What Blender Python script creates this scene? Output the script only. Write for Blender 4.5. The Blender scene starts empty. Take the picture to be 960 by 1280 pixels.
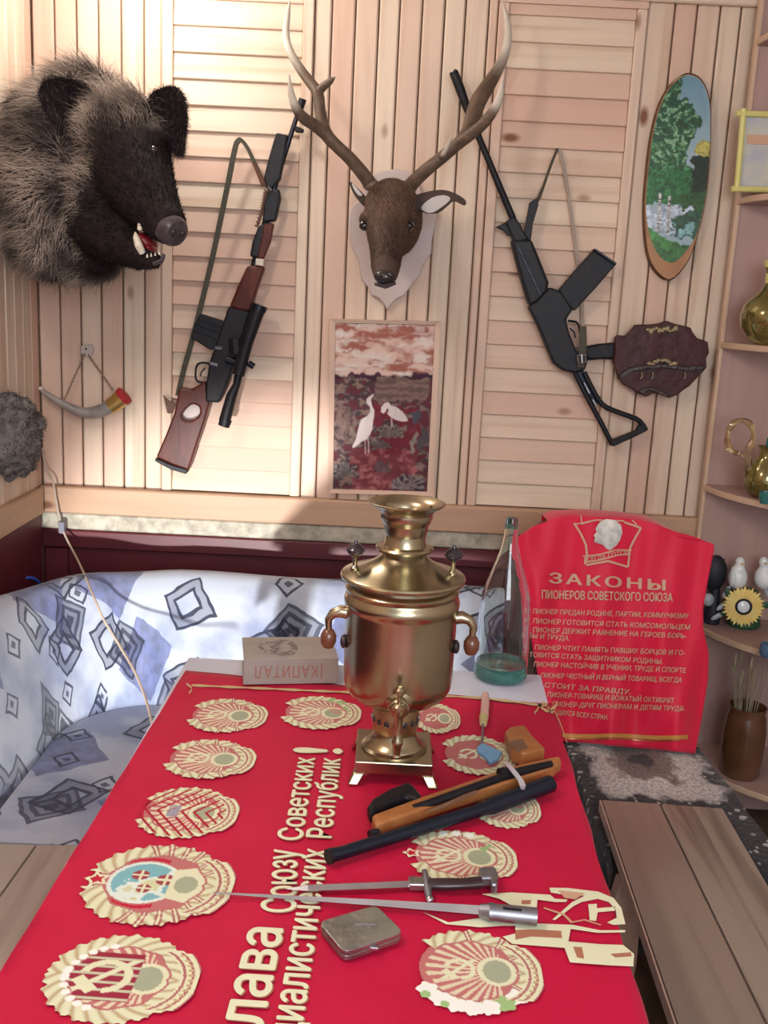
import bpy, bmesh, math, random
import numpy as np
from mathutils import Vector as V, Matrix
random.seed(7); rng = np.random.default_rng(7)
SC = bpy.context.scene; COL = SC.collection
PI = math.pi

# ------------------------------------------------------------------ camera
F_PX, CX, CY = 1235.0, 480.0, 640.0
PITCH, ROLL, CAMZ = math.radians(12.11), math.radians(2.84), 1.55
U0 = V((0, math.sin(PITCH), math.cos(PITCH))); R0 = V((1, 0, 0)); FW = V((0, math.cos(PITCH), -math.sin(PITCH)))
RT = R0*math.cos(ROLL) + U0*math.sin(ROLL); UP = -R0*math.sin(ROLL) + U0*math.cos(ROLL)
CAM = V((0, 0, CAMZ))
cd = bpy.data.cameras.new('camera'); cam = bpy.data.objects.new('camera', cd); COL.objects.link(cam)
M3 = Matrix((RT, UP, -FW)).transposed()
cam.matrix_world = Matrix.Translation(CAM) @ M3.to_4x4()
cd.sensor_fit = 'VERTICAL'; cd.sensor_height = 36.0; cd.sensor_width = 27.0; cd.lens = F_PX/1280*36
cd.clip_start = 0.02; cd.clip_end = 50
SC.camera = cam

# ------------------------------------------------------------------ light
SC.view_settings.view_transform = 'Standard'; SC.view_settings.look = 'None'
SC.view_settings.gamma = 1.0; SC.view_settings.use_curve_mapping = False
SC.view_settings.exposure = 0.35
w = bpy.data.worlds.new('world'); SC.world = w; w.use_nodes = True
w.node_tree.nodes['Background'].inputs[0].default_value = (0.80, 0.88, 1.0, 1)
w.node_tree.nodes['Background'].inputs[1].default_value = 0.75
def light(name, kind, loc, target, energy, color, size=0.2, sy=None, spot=None, blend=0.5):
    l = bpy.data.lights.new(name, kind); o = bpy.data.objects.new(name, l); COL.objects.link(o)
    l.energy = energy; l.color = color; o.location = loc
    d = V(target) - V(loc); o.rotation_euler = d.to_track_quat('-Z', 'Y').to_euler()
    if kind == 'AREA':
        l.shape = 'RECTANGLE'; l.size = size; l.size_y = sy or size
    elif kind == 'SPOT':
        l.spot_size = spot; l.spot_blend = blend; l.shadow_soft_size = size
    else:
        l.shadow_soft_size = size
    return o
light('ceiling_lamp_light', 'POINT', (-0.66, 2.60, 2.36), (0, 0, 0), 9, (1.0, 0.95, 0.88), 0.05)
light('room_lamp_light', 'POINT', (-0.85, 1.0, 2.45), (0, 0, 0), 20, (1.0, 0.94, 0.88), 0.09)
light('window_behind_light', 'AREA', (0.5, -1.2, 1.9), (0.0, 2.6, 0.9), 34, (0.90, 0.95, 1.0), 1.2, 1.2)
light('added_sofa_spot', 'SPOT', (-0.62, 0.15, 0.52), (-0.42, 2.7, 0.50), 360, (1.0, 0.99, 0.97), 0.03, math.radians(33), 0.6)  # added low spot aimed to brighten the sofa back, not the sun itself

# ------------------------------------------------------------------ pixel helpers (photograph frame 960x1280)
def ray(x, y):
    return FW + RT*((x-CX)/F_PX) - UP*((y-CY)/F_PX)
def pY(x, y, Y):
    d = ray(x, y); return CAM + d*(Y/d.y)
def pZ(x, y, Z):
    d = ray(x, y); return CAM + d*((Z-CAMZ)/d.z)
def pX(x, y, X):
    d = ray(x, y); return CAM + d*(X/d.x)

# ------------------------------------------------------------------ mesh builder
class MB:
    def __init__(s): s.v = []; s.f = []; s.m = []
    def add(s, vs, fs, m=0):
        o = len(s.v); s.v += [V(p) for p in vs]
        for f in fs: s.f.append([i+o for i in f]); s.m.append(m)
        return s
    def box(s, c, size, rot=None, m=0):
        hx, hy, hz = size[0]/2, size[1]/2, size[2]/2
        P = [V((x, y, z)) for z in (-hz, hz) for x, y in ((-hx, -hy), (hx, -hy), (hx, hy), (-hx, hy))]
        if rot is not None: P = [rot @ p for p in P]
        c = V(c)
        return s.add([p+c for p in P], [(3,2,1,0), (4,5,6,7), (0,1,5,4), (1,2,6,5), (2,3,7,6), (3,0,4,7)], m)
    def hexa(s, P, m=0):
        return s.add(P, [(3,2,1,0), (4,5,6,7), (0,1,5,4), (1,2,6,5), (2,3,7,6), (3,0,4,7)], m)
    def prism(s, loop, off, holes=(), m=0):
        """loop, holes: lists of 3D points in a plane; off: extrusion vector"""
        off = V(off); bm = bmesh.new()
        for L in [loop] + list(holes):
            vs = [bm.verts.new(V(p)) for p in L]
            for i in range(len(vs)): bm.edges.new((vs[i], vs[(i+1) % len(vs)]))
        bmesh.ops.triangle_fill(bm, use_beauty=True, edges=bm.edges[:])
        bm.verts.index_update()
        base = [v.co.copy() for v in bm.verts]; faces = [[v.index for v in f.verts] for f in bm.faces]
        n = len(base); bm.free()
        fs = [list(f) for f in faces] + [[i+n for i in f][::-1] for f in faces]
        k = 0
        for L in [loop] + list(holes):
            for i in range(len(L)):
                a, b = k+i, k+(i+1) % len(L); fs.append([a, b, b+n, a+n])
            k += len(L)
        return s.add(base + [p+off for p in base], fs, m)
    def tube(s, pts, rad, seg=10, m=0, cap=True, flat=1.0, upv=None):
        pts = [V(p) for p in pts]; n = len(pts)
        if not hasattr(rad, '__len__'): rad = [rad]*n
        T = [(pts[min(i+1, n-1)]-pts[max(i-1, 0)]).normalized() for i in range(n)]
        a = V(upv) if upv else (V((0,0,1)) if abs(T[0].z) < 0.9 else V((1,0,0)))
        nrm = (a - T[0]*a.dot(T[0])).normalized(); vs = []; fs = []
        for i in range(n):
            nrm = (nrm - T[i]*nrm.dot(T[i])).normalized(); bi = T[i].cross(nrm)
            for k in range(seg):
                t = 2*PI*k/seg
                vs.append(pts[i] + nrm*(math.cos(t)*rad[i]*flat) + bi*(math.sin(t)*rad[i]))
        for i in range(n-1):
            for k in range(seg):
                k2 = (k+1) % seg; fs.append((i*seg+k, i*seg+k2, (i+1)*seg+k2, (i+1)*seg+k))
        if cap:
            fs.append(tuple(range(seg))[::-1]); fs.append(tuple((n-1)*seg+k for k in range(seg)))
        return s.add(vs, fs, m)
    def ribbon(s, pts, width, thick, nrm, m=0):
        """flat strap along pts; nrm: direction the flat side faces"""
        pts = [V(p) for p in pts]; n = len(pts); nrm = V(nrm).normalized(); vs = []; fs = []
        for i in range(n):
            t = (pts[min(i+1, n-1)]-pts[max(i-1, 0)]).normalized(); b = t.cross(nrm).normalized()
            wd = width[i] if hasattr(width, '__len__') else width
            for sx, sn in ((-1,-1), (1,-1), (1,1), (-1,1)):
                vs.append(pts[i] + b*(sx*wd/2) + nrm*(sn*thick/2))
        for i in range(n-1):
            for k in range(4):
                k2 = (k+1) % 4; fs.append((i*4+k, i*4+k2, i*4+4+k2, i*4+4+k))
        fs += [(3,2,1,0), tuple((n-1)*4+k for k in range(4))]
        return s.add(vs, fs, m)
    def lathe(s, prof, c, seg=32, axis=None, m=0, cap=True):
        c = V(c); A = V(axis).normalized() if axis is not None else V((0,0,1))
        q = A.to_track_quat('Z', 'Y').to_matrix(); vs = []; fs = []; n = len(prof)
        for r, z in prof:
            for k in range(seg):
                t = 2*PI*k/seg; vs.append(c + q @ V((r*math.cos(t), r*math.sin(t), z)))
        for i in range(n-1):
            for k in range(seg):
                k2 = (k+1) % seg; fs.append((i*seg+k, i*seg+k2, (i+1)*seg+k2, (i+1)*seg+k))
        if cap:
            fs.append(tuple(range(seg))[::-1]); fs.append(tuple((n-1)*seg+k for k in range(seg)))
        return s.add(vs, fs, m)
    def ball(s, c, r, seg=16, rings=10, rot=None, m=0):
        if not hasattr(r, '__len__'): r = (r, r, r)
        vs = []; fs = []; c = V(c)
        for i in range(rings+1):
            p = PI*i/rings
            for k in range(seg):
                t = 2*PI*k/seg
                q = V((r[0]*math.sin(p)*math.cos(t), r[1]*math.sin(p)*math.sin(t), r[2]*math.cos(p)))
                vs.append(c + (rot @ q if rot is not None else q))
        for i in range(rings):
            for k in range(seg):
                k2 = (k+1) % seg; fs.append((i*seg+k, (i+1)*seg+k, (i+1)*seg+k2, i*seg+k2))
        return s.add(vs, fs, m)
    def grid(s, P, m=0, mask=None):
        nr = len(P); nc = len(P[0]); fs = []
        for i in range(nr-1):
            for j in range(nc-1):
                fs.append((i*nc+j, i*nc+j+1, (i+1)*nc+j+1, (i+1)*nc+j))
        return s.add([p for r in P for p in r], fs, m)
    def build(s, name, mats, parent=None, smooth=None, loc=None, bevel=0, bseg=2, weld=False):
        me = bpy.data.meshes.new(name)
        base = V((0, 0, 0)); p = parent
        while p is not None: base = base + p.location; p = p.parent
        loc = V(loc) if loc is not None else base
        me.from_pydata([p_-loc for p_ in s.v], [], s.f)
        if not isinstance(mats, (list, tuple)): mats = [mats]
        for mt in mats: me.materials.append(mt)
        if len(mats) > 1: me.polygons.foreach_set('material_index', s.m)
        me.validate()
        bm = bmesh.new(); bm.from_mesh(me)
        if weld: bmesh.ops.remove_doubles(bm, verts=bm.verts, dist=1e-5)
        bmesh.ops.recalc_face_normals(bm, faces=bm.faces); bm.to_mesh(me); bm.free()
        o = bpy.data.objects.new(name, me); COL.objects.link(o)
        if parent is not None: o.parent = parent
        o.location = loc - base
        if bevel:
            b = o.modifiers.new('bevel', 'BEVEL'); b.width = bevel; b.segments = bseg; b.limit_method = 'ANGLE'; b.angle_limit = math.radians(40)
        if smooth is None: smooth = 35 if not bevel else 50
        if smooth:
            me.polygons.foreach_set('use_smooth', [True]*len(me.polygons))
            me.set_sharp_from_angle(angle=math.radians(smooth))
        return o
def tag(o, label, cat, group=None, kind=None):
    if label: o['label'] = label
    if cat: o['category'] = cat
    if group: o['group'] = group
    if kind: o['kind'] = kind
    return o
def thing(name, loc, label, cat, group=None):
    o = bpy.data.objects.new(name, None); COL.objects.link(o); o.location = loc; o.empty_display_size = 0.05
    return tag(o, label, cat, group)
def spl(pts, n):
    """Catmull-Rom through points (any dimension)"""
    pts = [np.array(p, float) for p in pts]; P = [2*pts[0]-pts[1]] + pts + [2*pts[-1]-pts[-2]]; out = []
    for i in range(n):
        t = i/(n-1)*(len(pts)-1); k = min(int(t), len(pts)-2); u = t-k
        a, b, c, d = P[k:k+4]
        out.append(0.5*((2*b)+(c-a)*u+(2*a-5*b+4*c-d)*u*u+(3*b-a-3*c+d)*u**3))
    return out
def loopspl(pts, n):
    pts = [np.array(p, float) for p in pts]; m = len(pts); out = []
    for i in range(n):
        t = i/n*m; k = int(t); u = t-k
        a, b, c, d = [pts[(k+j) % m] for j in (-1, 0, 1, 2)]
        out.append(0.5*((2*b)+(c-a)*u+(2*a-5*b+4*c-d)*u*u+(3*b-a-3*c+d)*u**3))
    return out

# ------------------------------------------------------------------ materials
def newmat(name):
    m = bpy.data.materials.new(name); m.use_nodes = True; nt = m.node_tree
    return m, nt, nt.nodes['Principled BSDF']
def N(nt, t, **kw):
    n = nt.nodes.new(t)
    for k, v in kw.items():
        if k in n.inputs: n.inputs[k].default_value = v
        else: setattr(n, k, v)
    return n
def ramp(nt, stops):
    r = nt.nodes.new('ShaderNodeValToRGB'); e = r.color_ramp.elements
    while len(e) < len(stops): e.new(0.5)
    for i, (p, c) in enumerate(stops): e[i].position = p; e[i].color = (*c, 1)
    return r
def mat(name, col, rough=0.5, metal=0.0, col2=None, scale=30.0, bump=0.0, bscale=None, detail=4.0, spec=0.5, stretch=(1,1,1), sheen=0.0, coat=0.0, sub=0.0):
    m, nt, b = newmat(name); b.inputs['Roughness'].default_value = rough; b.inputs['Metallic'].default_value = metal
    b.inputs['Base Color'].default_value = (*col, 1); b.inputs['Specular IOR Level'].default_value = spec
    if sheen: b.inputs['Sheen Weight'].default_value = sheen
    if coat: b.inputs['Coat Weight'].default_value = coat; b.inputs['Coat Roughness'].default_value = 0.1
    if col2 or bump:
        tc = N(nt, 'ShaderNodeTexCoord'); mp = N(nt, 'ShaderNodeMapping'); mp.inputs['Scale'].default_value = stretch
        nt.links.new(tc.outputs['Object'], mp.inputs[0])
        nz = N(nt, 'ShaderNodeTexNoise', Scale=scale, Detail=detail); nt.links.new(mp.outputs[0], nz.inputs['Vector'])
        if col2:
            r = ramp(nt, [(0.32, col), (0.68, col2)]); nt.links.new(nz.outputs['Fac'], r.inputs[0]); nt.links.new(r.outputs[0], b.inputs['Base Color'])
        if bump:
            if bscale:
                nz = N(nt, 'ShaderNodeTexNoise', Scale=bscale, Detail=3.0); nt.links.new(mp.outputs[0], nz.inputs['Vector'])
            bp = N(nt, 'ShaderNodeBump', Strength=bump, Distance=0.01); nt.links.new(nz.outputs['Fac'], bp.inputs['Height']); nt.links.new(bp.outputs[0], b.inputs['Normal'])
    return m
def wood(name, light, dark, pink, axis='Z', rough=0.5, grain=26.0, knots=True, gloss=0.3):
    m, nt, b = newmat(name); b.inputs['Roughness'].default_value = rough; b.inputs['Specular IOR Level'].default_value = gloss
    tc = N(nt, 'ShaderNodeTexCoord'); oi = N(nt, 'ShaderNodeObjectInfo')
    ad = N(nt, 'ShaderNodeVectorMath', operation='ADD'); ms = N(nt, 'ShaderNodeMath', operation='MULTIPLY'); ms.inputs[1].default_value = 17.3
    nt.links.new(oi.outputs['Random'], ms.inputs[0]); nt.links.new(tc.outputs['Object'], ad.inputs[0]); nt.links.new(ms.outputs[0], ad.inputs[1])
    sc = {'Z': (1, 1, 0.06), 'X': (0.06, 1, 1), 'Y': (1, 0.06, 1)}[axis]
    mp = N(nt, 'ShaderNodeMapping'); mp.inputs['Scale'].default_value = sc; nt.links.new(ad.outputs[0], mp.inputs[0])
    n1 = N(nt, 'ShaderNodeTexNoise', Scale=grain, Detail=5.0, Distortion=0.6); nt.links.new(mp.outputs[0], n1.inputs['Vector'])
    r1 = ramp(nt, [(0.30, dark), (0.50, light), (0.72, tuple(min(1, c*1.08) for c in light))]); nt.links.new(n1.outputs['Fac'], r1.inputs[0])
    mx = N(nt, 'ShaderNodeMixRGB', blend_type='MIX'); mx.inputs[2].default_value = (*pink, 1)
    rr = N(nt, 'ShaderNodeMath', operation='MULTIPLY'); rr.inputs[1].default_value = 0.9
    m7 = N(nt, 'ShaderNodeMath', operation='MULTIPLY'); m7.inputs[1].default_value = 7.31
    fr = N(nt, 'ShaderNodeMath', operation='FRACT'); nt.links.new(oi.outputs['Random'], m7.inputs[0]); nt.links.new(m7.outputs[0], fr.inputs[0])
    nt.links.new(fr.outputs[0], rr.inputs[0]); nt.links.new(rr.outputs[0], mx.inputs[0]); nt.links.new(r1.outputs[0], mx.inputs[1])
    out = mx.outputs[0]
    if knots:
        mk = N(nt, 'ShaderNodeMapping'); mk.inputs['Scale'].default_value = {'Z': (1, 0.2, 0.5), 'X': (0.5, 0.2, 1), 'Y': (1, 0.5, 0.2)}[axis]
        nt.links.new(ad.outputs[0], mk.inputs[0])
        vo = N(nt, 'ShaderNodeTexVoronoi', Scale=7.0); nt.links.new(mk.outputs[0], vo.inputs['Vector'])
        rk = ramp(nt, [(0.05, (1, 1, 1)), (0.12, (0, 0, 0))]); nt.links.new(vo.outputs['Distance'], rk.inputs[0])
        sp = N(nt, 'ShaderNodeSeparateColor'); nt.links.new(vo.outputs['Color'], sp.inputs[0])
        gt = N(nt, 'ShaderNodeMath', operation='GREATER_THAN'); gt.inputs[1].default_value = 0.45; nt.links.new(sp.outputs[0], gt.inputs[0])
        mu = N(nt, 'ShaderNodeMath', operation='MULTIPLY'); nt.links.new(rk.outputs[0], mu.inputs[0]); nt.links.new(gt.outputs[0], mu.inputs[1])
        m2 = N(nt, 'ShaderNodeMixRGB'); m2.inputs[2].default_value = (0.22, 0.085, 0.05, 1)
        nt.links.new(mu.outputs[0], m2.inputs[0]); nt.links.new(out, m2.inputs[1]); out = m2.outputs[0]
    nt.links.new(out, b.inputs['Base Color'])
    bp = N(nt, 'ShaderNodeBump', Strength=0.12, Distance=0.004); nt.links.new(n1.outputs['Fac'], bp.inputs['Height']); nt.links.new(bp.outputs[0], b.inputs['Normal'])
    return m
def attrmat(name, rough=0.6, spec=0.3, sheen=0.0):
    m, nt, b = newmat(name); a = N(nt, 'ShaderNodeAttribute', attribute_name='Col'); nt.links.new(a.outputs['Color'], b.inputs['Base Color'])
    b.inputs['Roughness'].default_value = rough; b.inputs['Specular IOR Level'].default_value = spec
    if sheen: b.inputs['Sheen Weight'].default_value = sheen
    return m
PINE_L, PINE_D, PINE_P = (0.70, 0.57, 0.44), (0.58, 0.42, 0.30), (0.62, 0.40, 0.31)
M = {}
M['pine_v'] = wood('pine_vertical', PINE_L, PINE_D, PINE_P, 'Z')
M['pine_h'] = wood('pine_horizontal', PINE_L, PINE_D, PINE_P, 'X')
M['pine_gap'] = mat('pine_gap', (0.30, 0.17, 0.10), 0.8, col2=(0.38, 0.23, 0.14), scale=20)
M['ledge'] = wood('ledge_wood', (0.52, 0.34, 0.22), (0.44, 0.27, 0.17), (0.50, 0.31, 0.21), 'X', knots=True)
M['ledge_y'] = wood('ledge_wood_side', (0.54, 0.36, 0.23), (0.46, 0.29, 0.18), (0.50, 0.31, 0.21), 'Y', knots=False)
M['marbled'] = mat('marbled_strip', (0.30, 0.27, 0.21), 0.6, col2=(0.55, 0.50, 0.40), scale=38, detail=8)
M['redpaint'] = mat('dark_red_paint', (0.085, 0.010, 0.016), 0.45, col2=(0.11, 0.014, 0.02), scale=9)
M['plaster'] = mat('plaster', (0.62, 0.55, 0.50), 0.8, col2=(0.66, 0.6, 0.55), scale=5)
M['floorwood'] = wood('floor_wood', (0.20, 0.13, 0.08), (0.12, 0.07, 0.04), (0.16, 0.09, 0.06), 'Y', knots=True)
M['bench'] = wood('bench_wood', (0.31, 0.25, 0.205), (0.14, 0.10, 0.08), (0.27, 0.205, 0.165), 'Y', rough=0.33, gloss=0.5)
M['bench_edge'] = mat('bench_edge', (0.62, 0.42, 0.32), 0.6, col2=(0.50, 0.33, 0.25), scale=30)
M['black'] = mat('gun_black', (0.006, 0.0055, 0.008), 0.5, col2=(0.012, 0.011, 0.015), scale=60, bump=0.1, spec=0.3)
M['gunsteel'] = mat('gun_steel', (0.018, 0.02, 0.03), 0.28, metal=0.7)
M['walnut'] = mat('red_walnut', (0.060, 0.010, 0.007), 0.35, col2=(0.105, 0.022, 0.013), scale=22, stretch=(3, 3, 0.5), spec=0.25)
M['strap'] = mat('olive_strap', (0.055, 0.05, 0.035), 0.8, col2=(0.08, 0.072, 0.05), scale=120, bump=0.3)
M['greystrap'] = mat('grey_strap', (0.34, 0.27, 0.22), 0.8, col2=(0.40, 0.33, 0.27), scale=120)
M['leather'] = mat('brown_leather', (0.09, 0.035, 0.02), 0.6, col2=(0.13, 0.055, 0.03), scale=80)
M['steel'] = mat('polished_steel', (0.62, 0.62, 0.68), 0.22, metal=1.0, col2=(0.5, 0.5, 0.55), scale=18)
M['band'] = mat('bright_band', (0.72, 0.74, 0.82), 0.35, metal=0.35)
M['dullsteel'] = mat('dull_steel', (0.26, 0.27, 0.31), 0.4, metal=0.9, col2=(0.36, 0.37, 0.42), scale=40)
M['brass'] = mat('samovar_brass', (0.36, 0.315, 0.20), 0.25, metal=1.0, col2=(0.45, 0.385, 0.265), scale=7, detail=6)
M['brass2'] = mat('worn_brass', (0.36, 0.28, 0.15), 0.36, metal=1.0, col2=(0.46, 0.36, 0.2), scale=20)
M['knob'] = mat('dark_knob', (0.03, 0.022, 0.03), 0.18, coat=0.5)
M['brownknob'] = mat('brown_wood_knob', (0.15, 0.05, 0.025), 0.25, coat=0.5)
M['redcloth'] = mat('red_satin', (0.48, 0.003, 0.040), 0.55, col2=(0.54, 0.004, 0.050), scale=6, bump=0.05, bscale=240, sheen=0.04, spec=0.18)
M['redcloth2'] = mat('red_silk', (0.66, 0.004, 0.040), 0.5, col2=(0.70, 0.006, 0.05), scale=6, sheen=0.25, spec=0.35)
M['print'] = mat('pale_print', (0.74, 0.76, 0.54), 0.6)
M['printgold'] = mat('gold_print', (0.60, 0.42, 0.22), 0.5)
M['fringe'] = mat('orange_gold_fringe', (0.55, 0.26, 0.06), 0.5)
M['printshade'] = mat('print_outline', (0.42, 0.17, 0.10), 0.6)
M['printdim'] = mat('tan_print', (0.60, 0.36, 0.24), 0.6)
M['printwhite'] = mat('white_print', (0.75, 0.74, 0.70), 0.6, col2=(0.45, 0.44, 0.42), scale=45)
M['attr'] = attrmat('printed_colours', 0.65, 0.25)
M['attrgloss'] = attrmat('painted_colours', 0.3, 0.5)
M['fur'] = attrmat('fur_strands', 0.75, 0.12)
M['bark'] = mat('bark_edge', (0.10, 0.045, 0.022), 0.8, col2=(0.17, 0.08, 0.035), scale=40, bump=0.4)
M['slice'] = mat('wood_slice', (0.33, 0.15, 0.06), 0.45, col2=(0.42, 0.21, 0.09), scale=14)
M['carved'] = mat('carved_mahogany', (0.036, 0.009, 0.010), 0.45, col2=(0.065, 0.015, 0.016), scale=30, bump=0.3, spec=0.3)
M['carvedark'] = mat('carved_dark', (0.02, 0.012, 0.012), 0.4, col2=(0.05, 0.035, 0.03), scale=50, bump=0.5)
M['gilt'] = mat('gilt_carving', (0.35, 0.28, 0.16), 0.45, metal=0.5, col2=(0.22, 0.17, 0.1), scale=80)
M['shield'] = mat('shield_board', (0.50, 0.40, 0.37), 0.55, col2=(0.56, 0.46, 0.43), scale=12)
M['antler'] = mat('antler', (0.13, 0.085, 0.055), 0.5, col2=(0.20, 0.135, 0.09), scale=45, bump=0.3)
M['antlertip'] = mat('antler_tip', (0.58, 0.52, 0.44), 0.4, col2=(0.40, 0.34, 0.27), scale=30)
M['skin_dark'] = mat('dark_hide', (0.012, 0.008, 0.009), 0.8, col2=(0.024, 0.016, 0.015), scale=40, bump=0.4, spec=0.15)
M['deerhide'] = mat('deer_hide', (0.07, 0.038, 0.025), 0.7, col2=(0.045, 0.024, 0.017), scale=22, bump=0.3, bscale=160)
M['nose'] = mat('wet_nose', (0.025, 0.018, 0.02), 0.25)
M['snout'] = mat('snout_leather', (0.035, 0.025, 0.03), 0.35, col2=(0.085, 0.07, 0.08), scale=30, bump=0.3)
M['eye'] = mat('glass_eye', (0.01, 0.006, 0.005), 0.05, coat=1.0)
M['mouth'] = mat('mouth_red', (0.16, 0.008, 0.015), 0.35)
M['tusk'] = mat('tusk_ivory', (0.75, 0.70, 0.58), 0.35, col2=(0.6, 0.52, 0.38), scale=30)
M['inner_ear'] = mat('pale_ear_hair', (0.60, 0.55, 0.52), 0.8)
M['lump'] = mat('grey_growth', (0.085, 0.075, 0.07), 0.9, col2=(0.24, 0.21, 0.19), scale=28, detail=9, bump=1.0)
M['horn'] = mat('grey_horn', (0.20, 0.175, 0.165), 0.3, col2=(0.46, 0.40, 0.37), scale=16)
M['chain'] = mat('chain', (0.30, 0.22, 0.17), 0.4, metal=0.6)
M['gold'] = mat('gold_band', (0.55, 0.36, 0.12), 0.3, metal=0.8)
M['redrim'] = mat('red_velvet', (0.42, 0.01, 0.02), 0.6)
M['cord'] = mat('beige_cord', (0.52, 0.42, 0.34), 0.6)
M['greyplastic'] = mat('grey_plastic', (0.20, 0.19, 0.24), 0.5)
M['blueplastic'] = mat('blue_plastic', (0.04, 0.10, 0.55), 0.4)
M['bookcover'] = mat('book_cover', (0.32, 0.29, 0.27), 0.6, col2=(0.36, 0.33, 0.305), scale=20)
M['bookink'] = mat('book_ink', (0.17, 0.145, 0.15), 0.6)
M['bookred'] = mat('book_title', (0.36, 0.17, 0.13), 0.6)
M['pages'] = mat('pages', (0.58, 0.50, 0.42), 0.8)
M['tabletop'] = mat('pale_tabletop', (0.56, 0.60, 0.72), 0.4, col2=(0.62, 0.66, 0.78), scale=4)
M['darkwood'] = mat('dark_wood', (0.06, 0.03, 0.02), 0.5, col2=(0.09, 0.045, 0.03), scale=20)
M['gunwood'] = mat('gun_wood', (0.32, 0.115, 0.032), 0.4, col2=(0.44, 0.18, 0.06), scale=16, stretch=(0.5, 3, 3))
M['stockend'] = mat('worn_wood', (0.17, 0.085, 0.05), 0.55, col2=(0.23, 0.12, 0.075), scale=25)
M['bluegun'] = mat('blued_barrel', (0.02, 0.026, 0.045), 0.25, metal=0.6)
M['handle'] = mat('dark_handle', (0.035, 0.016, 0.022), 0.3)
M['case'] = mat('tarnished_silver', (0.27, 0.28, 0.28), 0.30, metal=0.9, col2=(0.42, 0.43, 0.42), scale=35, bump=0.25)
M['paleplastic'] = mat('pale_plastic', (0.66, 0.42, 0.38), 0.4)
M['yellowplastic'] = mat('yellow_plastic', (0.55, 0.48, 0.22), 0.4)
M['skyblue'] = mat('sky_blue', (0.17, 0.40, 0.66), 0.4)
M['shelf'] = mat('shelf_board', (0.40, 0.255, 0.225), 0.5, col2=(0.44, 0.285, 0.25), scale=6, stretch=(6, 6, 0.6))
M['shelfedge'] = mat('shelf_edge', (0.58, 0.40, 0.28), 0.45)
M['frameyellow'] = mat('yellow_green_frame', (0.66, 0.62, 0.22), 0.4)
M['clay'] = mat('brown_glaze', (0.10, 0.042, 0.018), 0.25, col2=(0.15, 0.065, 0.03), scale=10, coat=0.5)
M['reed'] = mat('dry_reed', (0.26, 0.20, 0.13), 0.8, col2=(0.36, 0.30, 0.2), scale=40)
M['porcelain'] = mat('white_porcelain', (0.74, 0.78, 0.78), 0.25, coat=0.4)
M['petal'] = mat('yellow_petal', (0.72, 0.46, 0.08), 0.5, col2=(0.78, 0.62, 0.2), scale=30)
M['leafdark'] = mat('dark_leaf', (0.02, 0.09, 0.04), 0.5)
M['silvery'] = mat('silver_leaf', (0.30, 0.32, 0.34), 0.4, col2=(0.5, 0.52, 0.55), scale=40)
M['darkthing'] = mat('dark_feather', (0.012, 0.012, 0.02), 0.6)
M['bluegrey'] = mat('blue_grey_glaze', (0.08, 0.14, 0.24), 0.3)
M['olivevase'] = mat('gold_glass', (0.16, 0.13, 0.035), 0.08, metal=0.55, col2=(0.30, 0.24, 0.06), scale=9, coat=1.0)
M['teal'] = mat('teal_spot', (0.04, 0.16, 0.15), 0.2)
def glassm(name, col, rough=0.02, ior=1.45):
    m, nt, b = newmat(name); b.inputs['Base Color'].default_value = (*col, 1); b.inputs['Roughness'].default_value = rough
    b.inputs['Transmission Weight'].default_value = 1.0; b.inputs['IOR'].default_value = ior
    return m
M['glass'] = glassm('bottle_glass', (0.90, 0.97, 0.96))
M['greenglass'] = glassm('thick_green_glass', (0.10, 0.36, 0.32), 0.08); M['greenglass'].node_tree.nodes['Principled BSDF'].inputs['Transmission Weight'].default_value = 0.72
M['lipglass'] = glassm('green_lip_glass', (0.45, 0.72, 0.66), 0.1)
M['amberglass'] = glassm('amber_glass', (0.82, 0.74, 0.42), 0.03)

def setcol(me, cols):
    ca = me.color_attributes.new('Col', 'FLOAT_COLOR', 'POINT')
    a = np.ones((len(me.vertices), 4), np.float32); a[:, :3] = cols; ca.data.foreach_set('color', a.ravel())
def npmesh(name, verts, faces, material, parent, cols=None, smooth=True):
    """verts (n,3) world, faces (m,k)"""
    base = V((0, 0, 0)); p = parent
    while p is not None: base = base + p.location; p = p.parent
    me = bpy.data.meshes.new(name); vv = np.asarray(verts, np.float32) - np.array(base, np.float32)
    k = faces.shape[1]
    me.vertices.add(len(vv)); me.vertices.foreach_set('co', vv.ravel())
    me.loops.add(faces.size); me.loops.foreach_set('vertex_index', faces.astype(np.int32).ravel())
    me.polygons.add(len(faces)); me.polygons.foreach_set('loop_start', np.arange(0, faces.size, k, dtype=np.int32))
    me.update(calc_edges=True); me.validate()
    if smooth: me.polygons.foreach_set('use_smooth', [True]*len(me.polygons))
    if cols is not None: setcol(me, cols)
    me.materials.append(material)
    o = bpy.data.objects.new(name, me); COL.objects.link(o)
    if parent is not None: o.parent = parent
    else: pass
    return o
def gridfaces(nr, nc):
    i, j = np.meshgrid(np.arange(nr-1), np.arange(nc-1), indexing='ij'); a = (i*nc+j).ravel()
    return np.stack([a, a+1, a+nc+1, a+nc], 1)
def vnoise(x, y, seed=0):
    """smooth 2D value noise, numpy"""
    r = np.random.default_rng(seed).random((64, 64)); xi = np.floor(x).astype(int); yi = np.floor(y).astype(int)
    fx = x-xi; fy = y-yi; fx = fx*fx*(3-2*fx); fy = fy*fy*(3-2*fy); g = lambda a, b: r[a % 64, b % 64]
    return (g(xi, yi)*(1-fx)+g(xi+1, yi)*fx)*(1-fy)+(g(xi, yi+1)*(1-fx)+g(xi+1, yi+1)*fx)*fy
def fbm(x, y, seed=0, o=4):
    s = 0; a = 0.5
    for k in range(o): s = s+a*vnoise(x*2**k, y*2**k, seed+k); a *= 0.5
    return s/(1-0.5**o)
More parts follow.
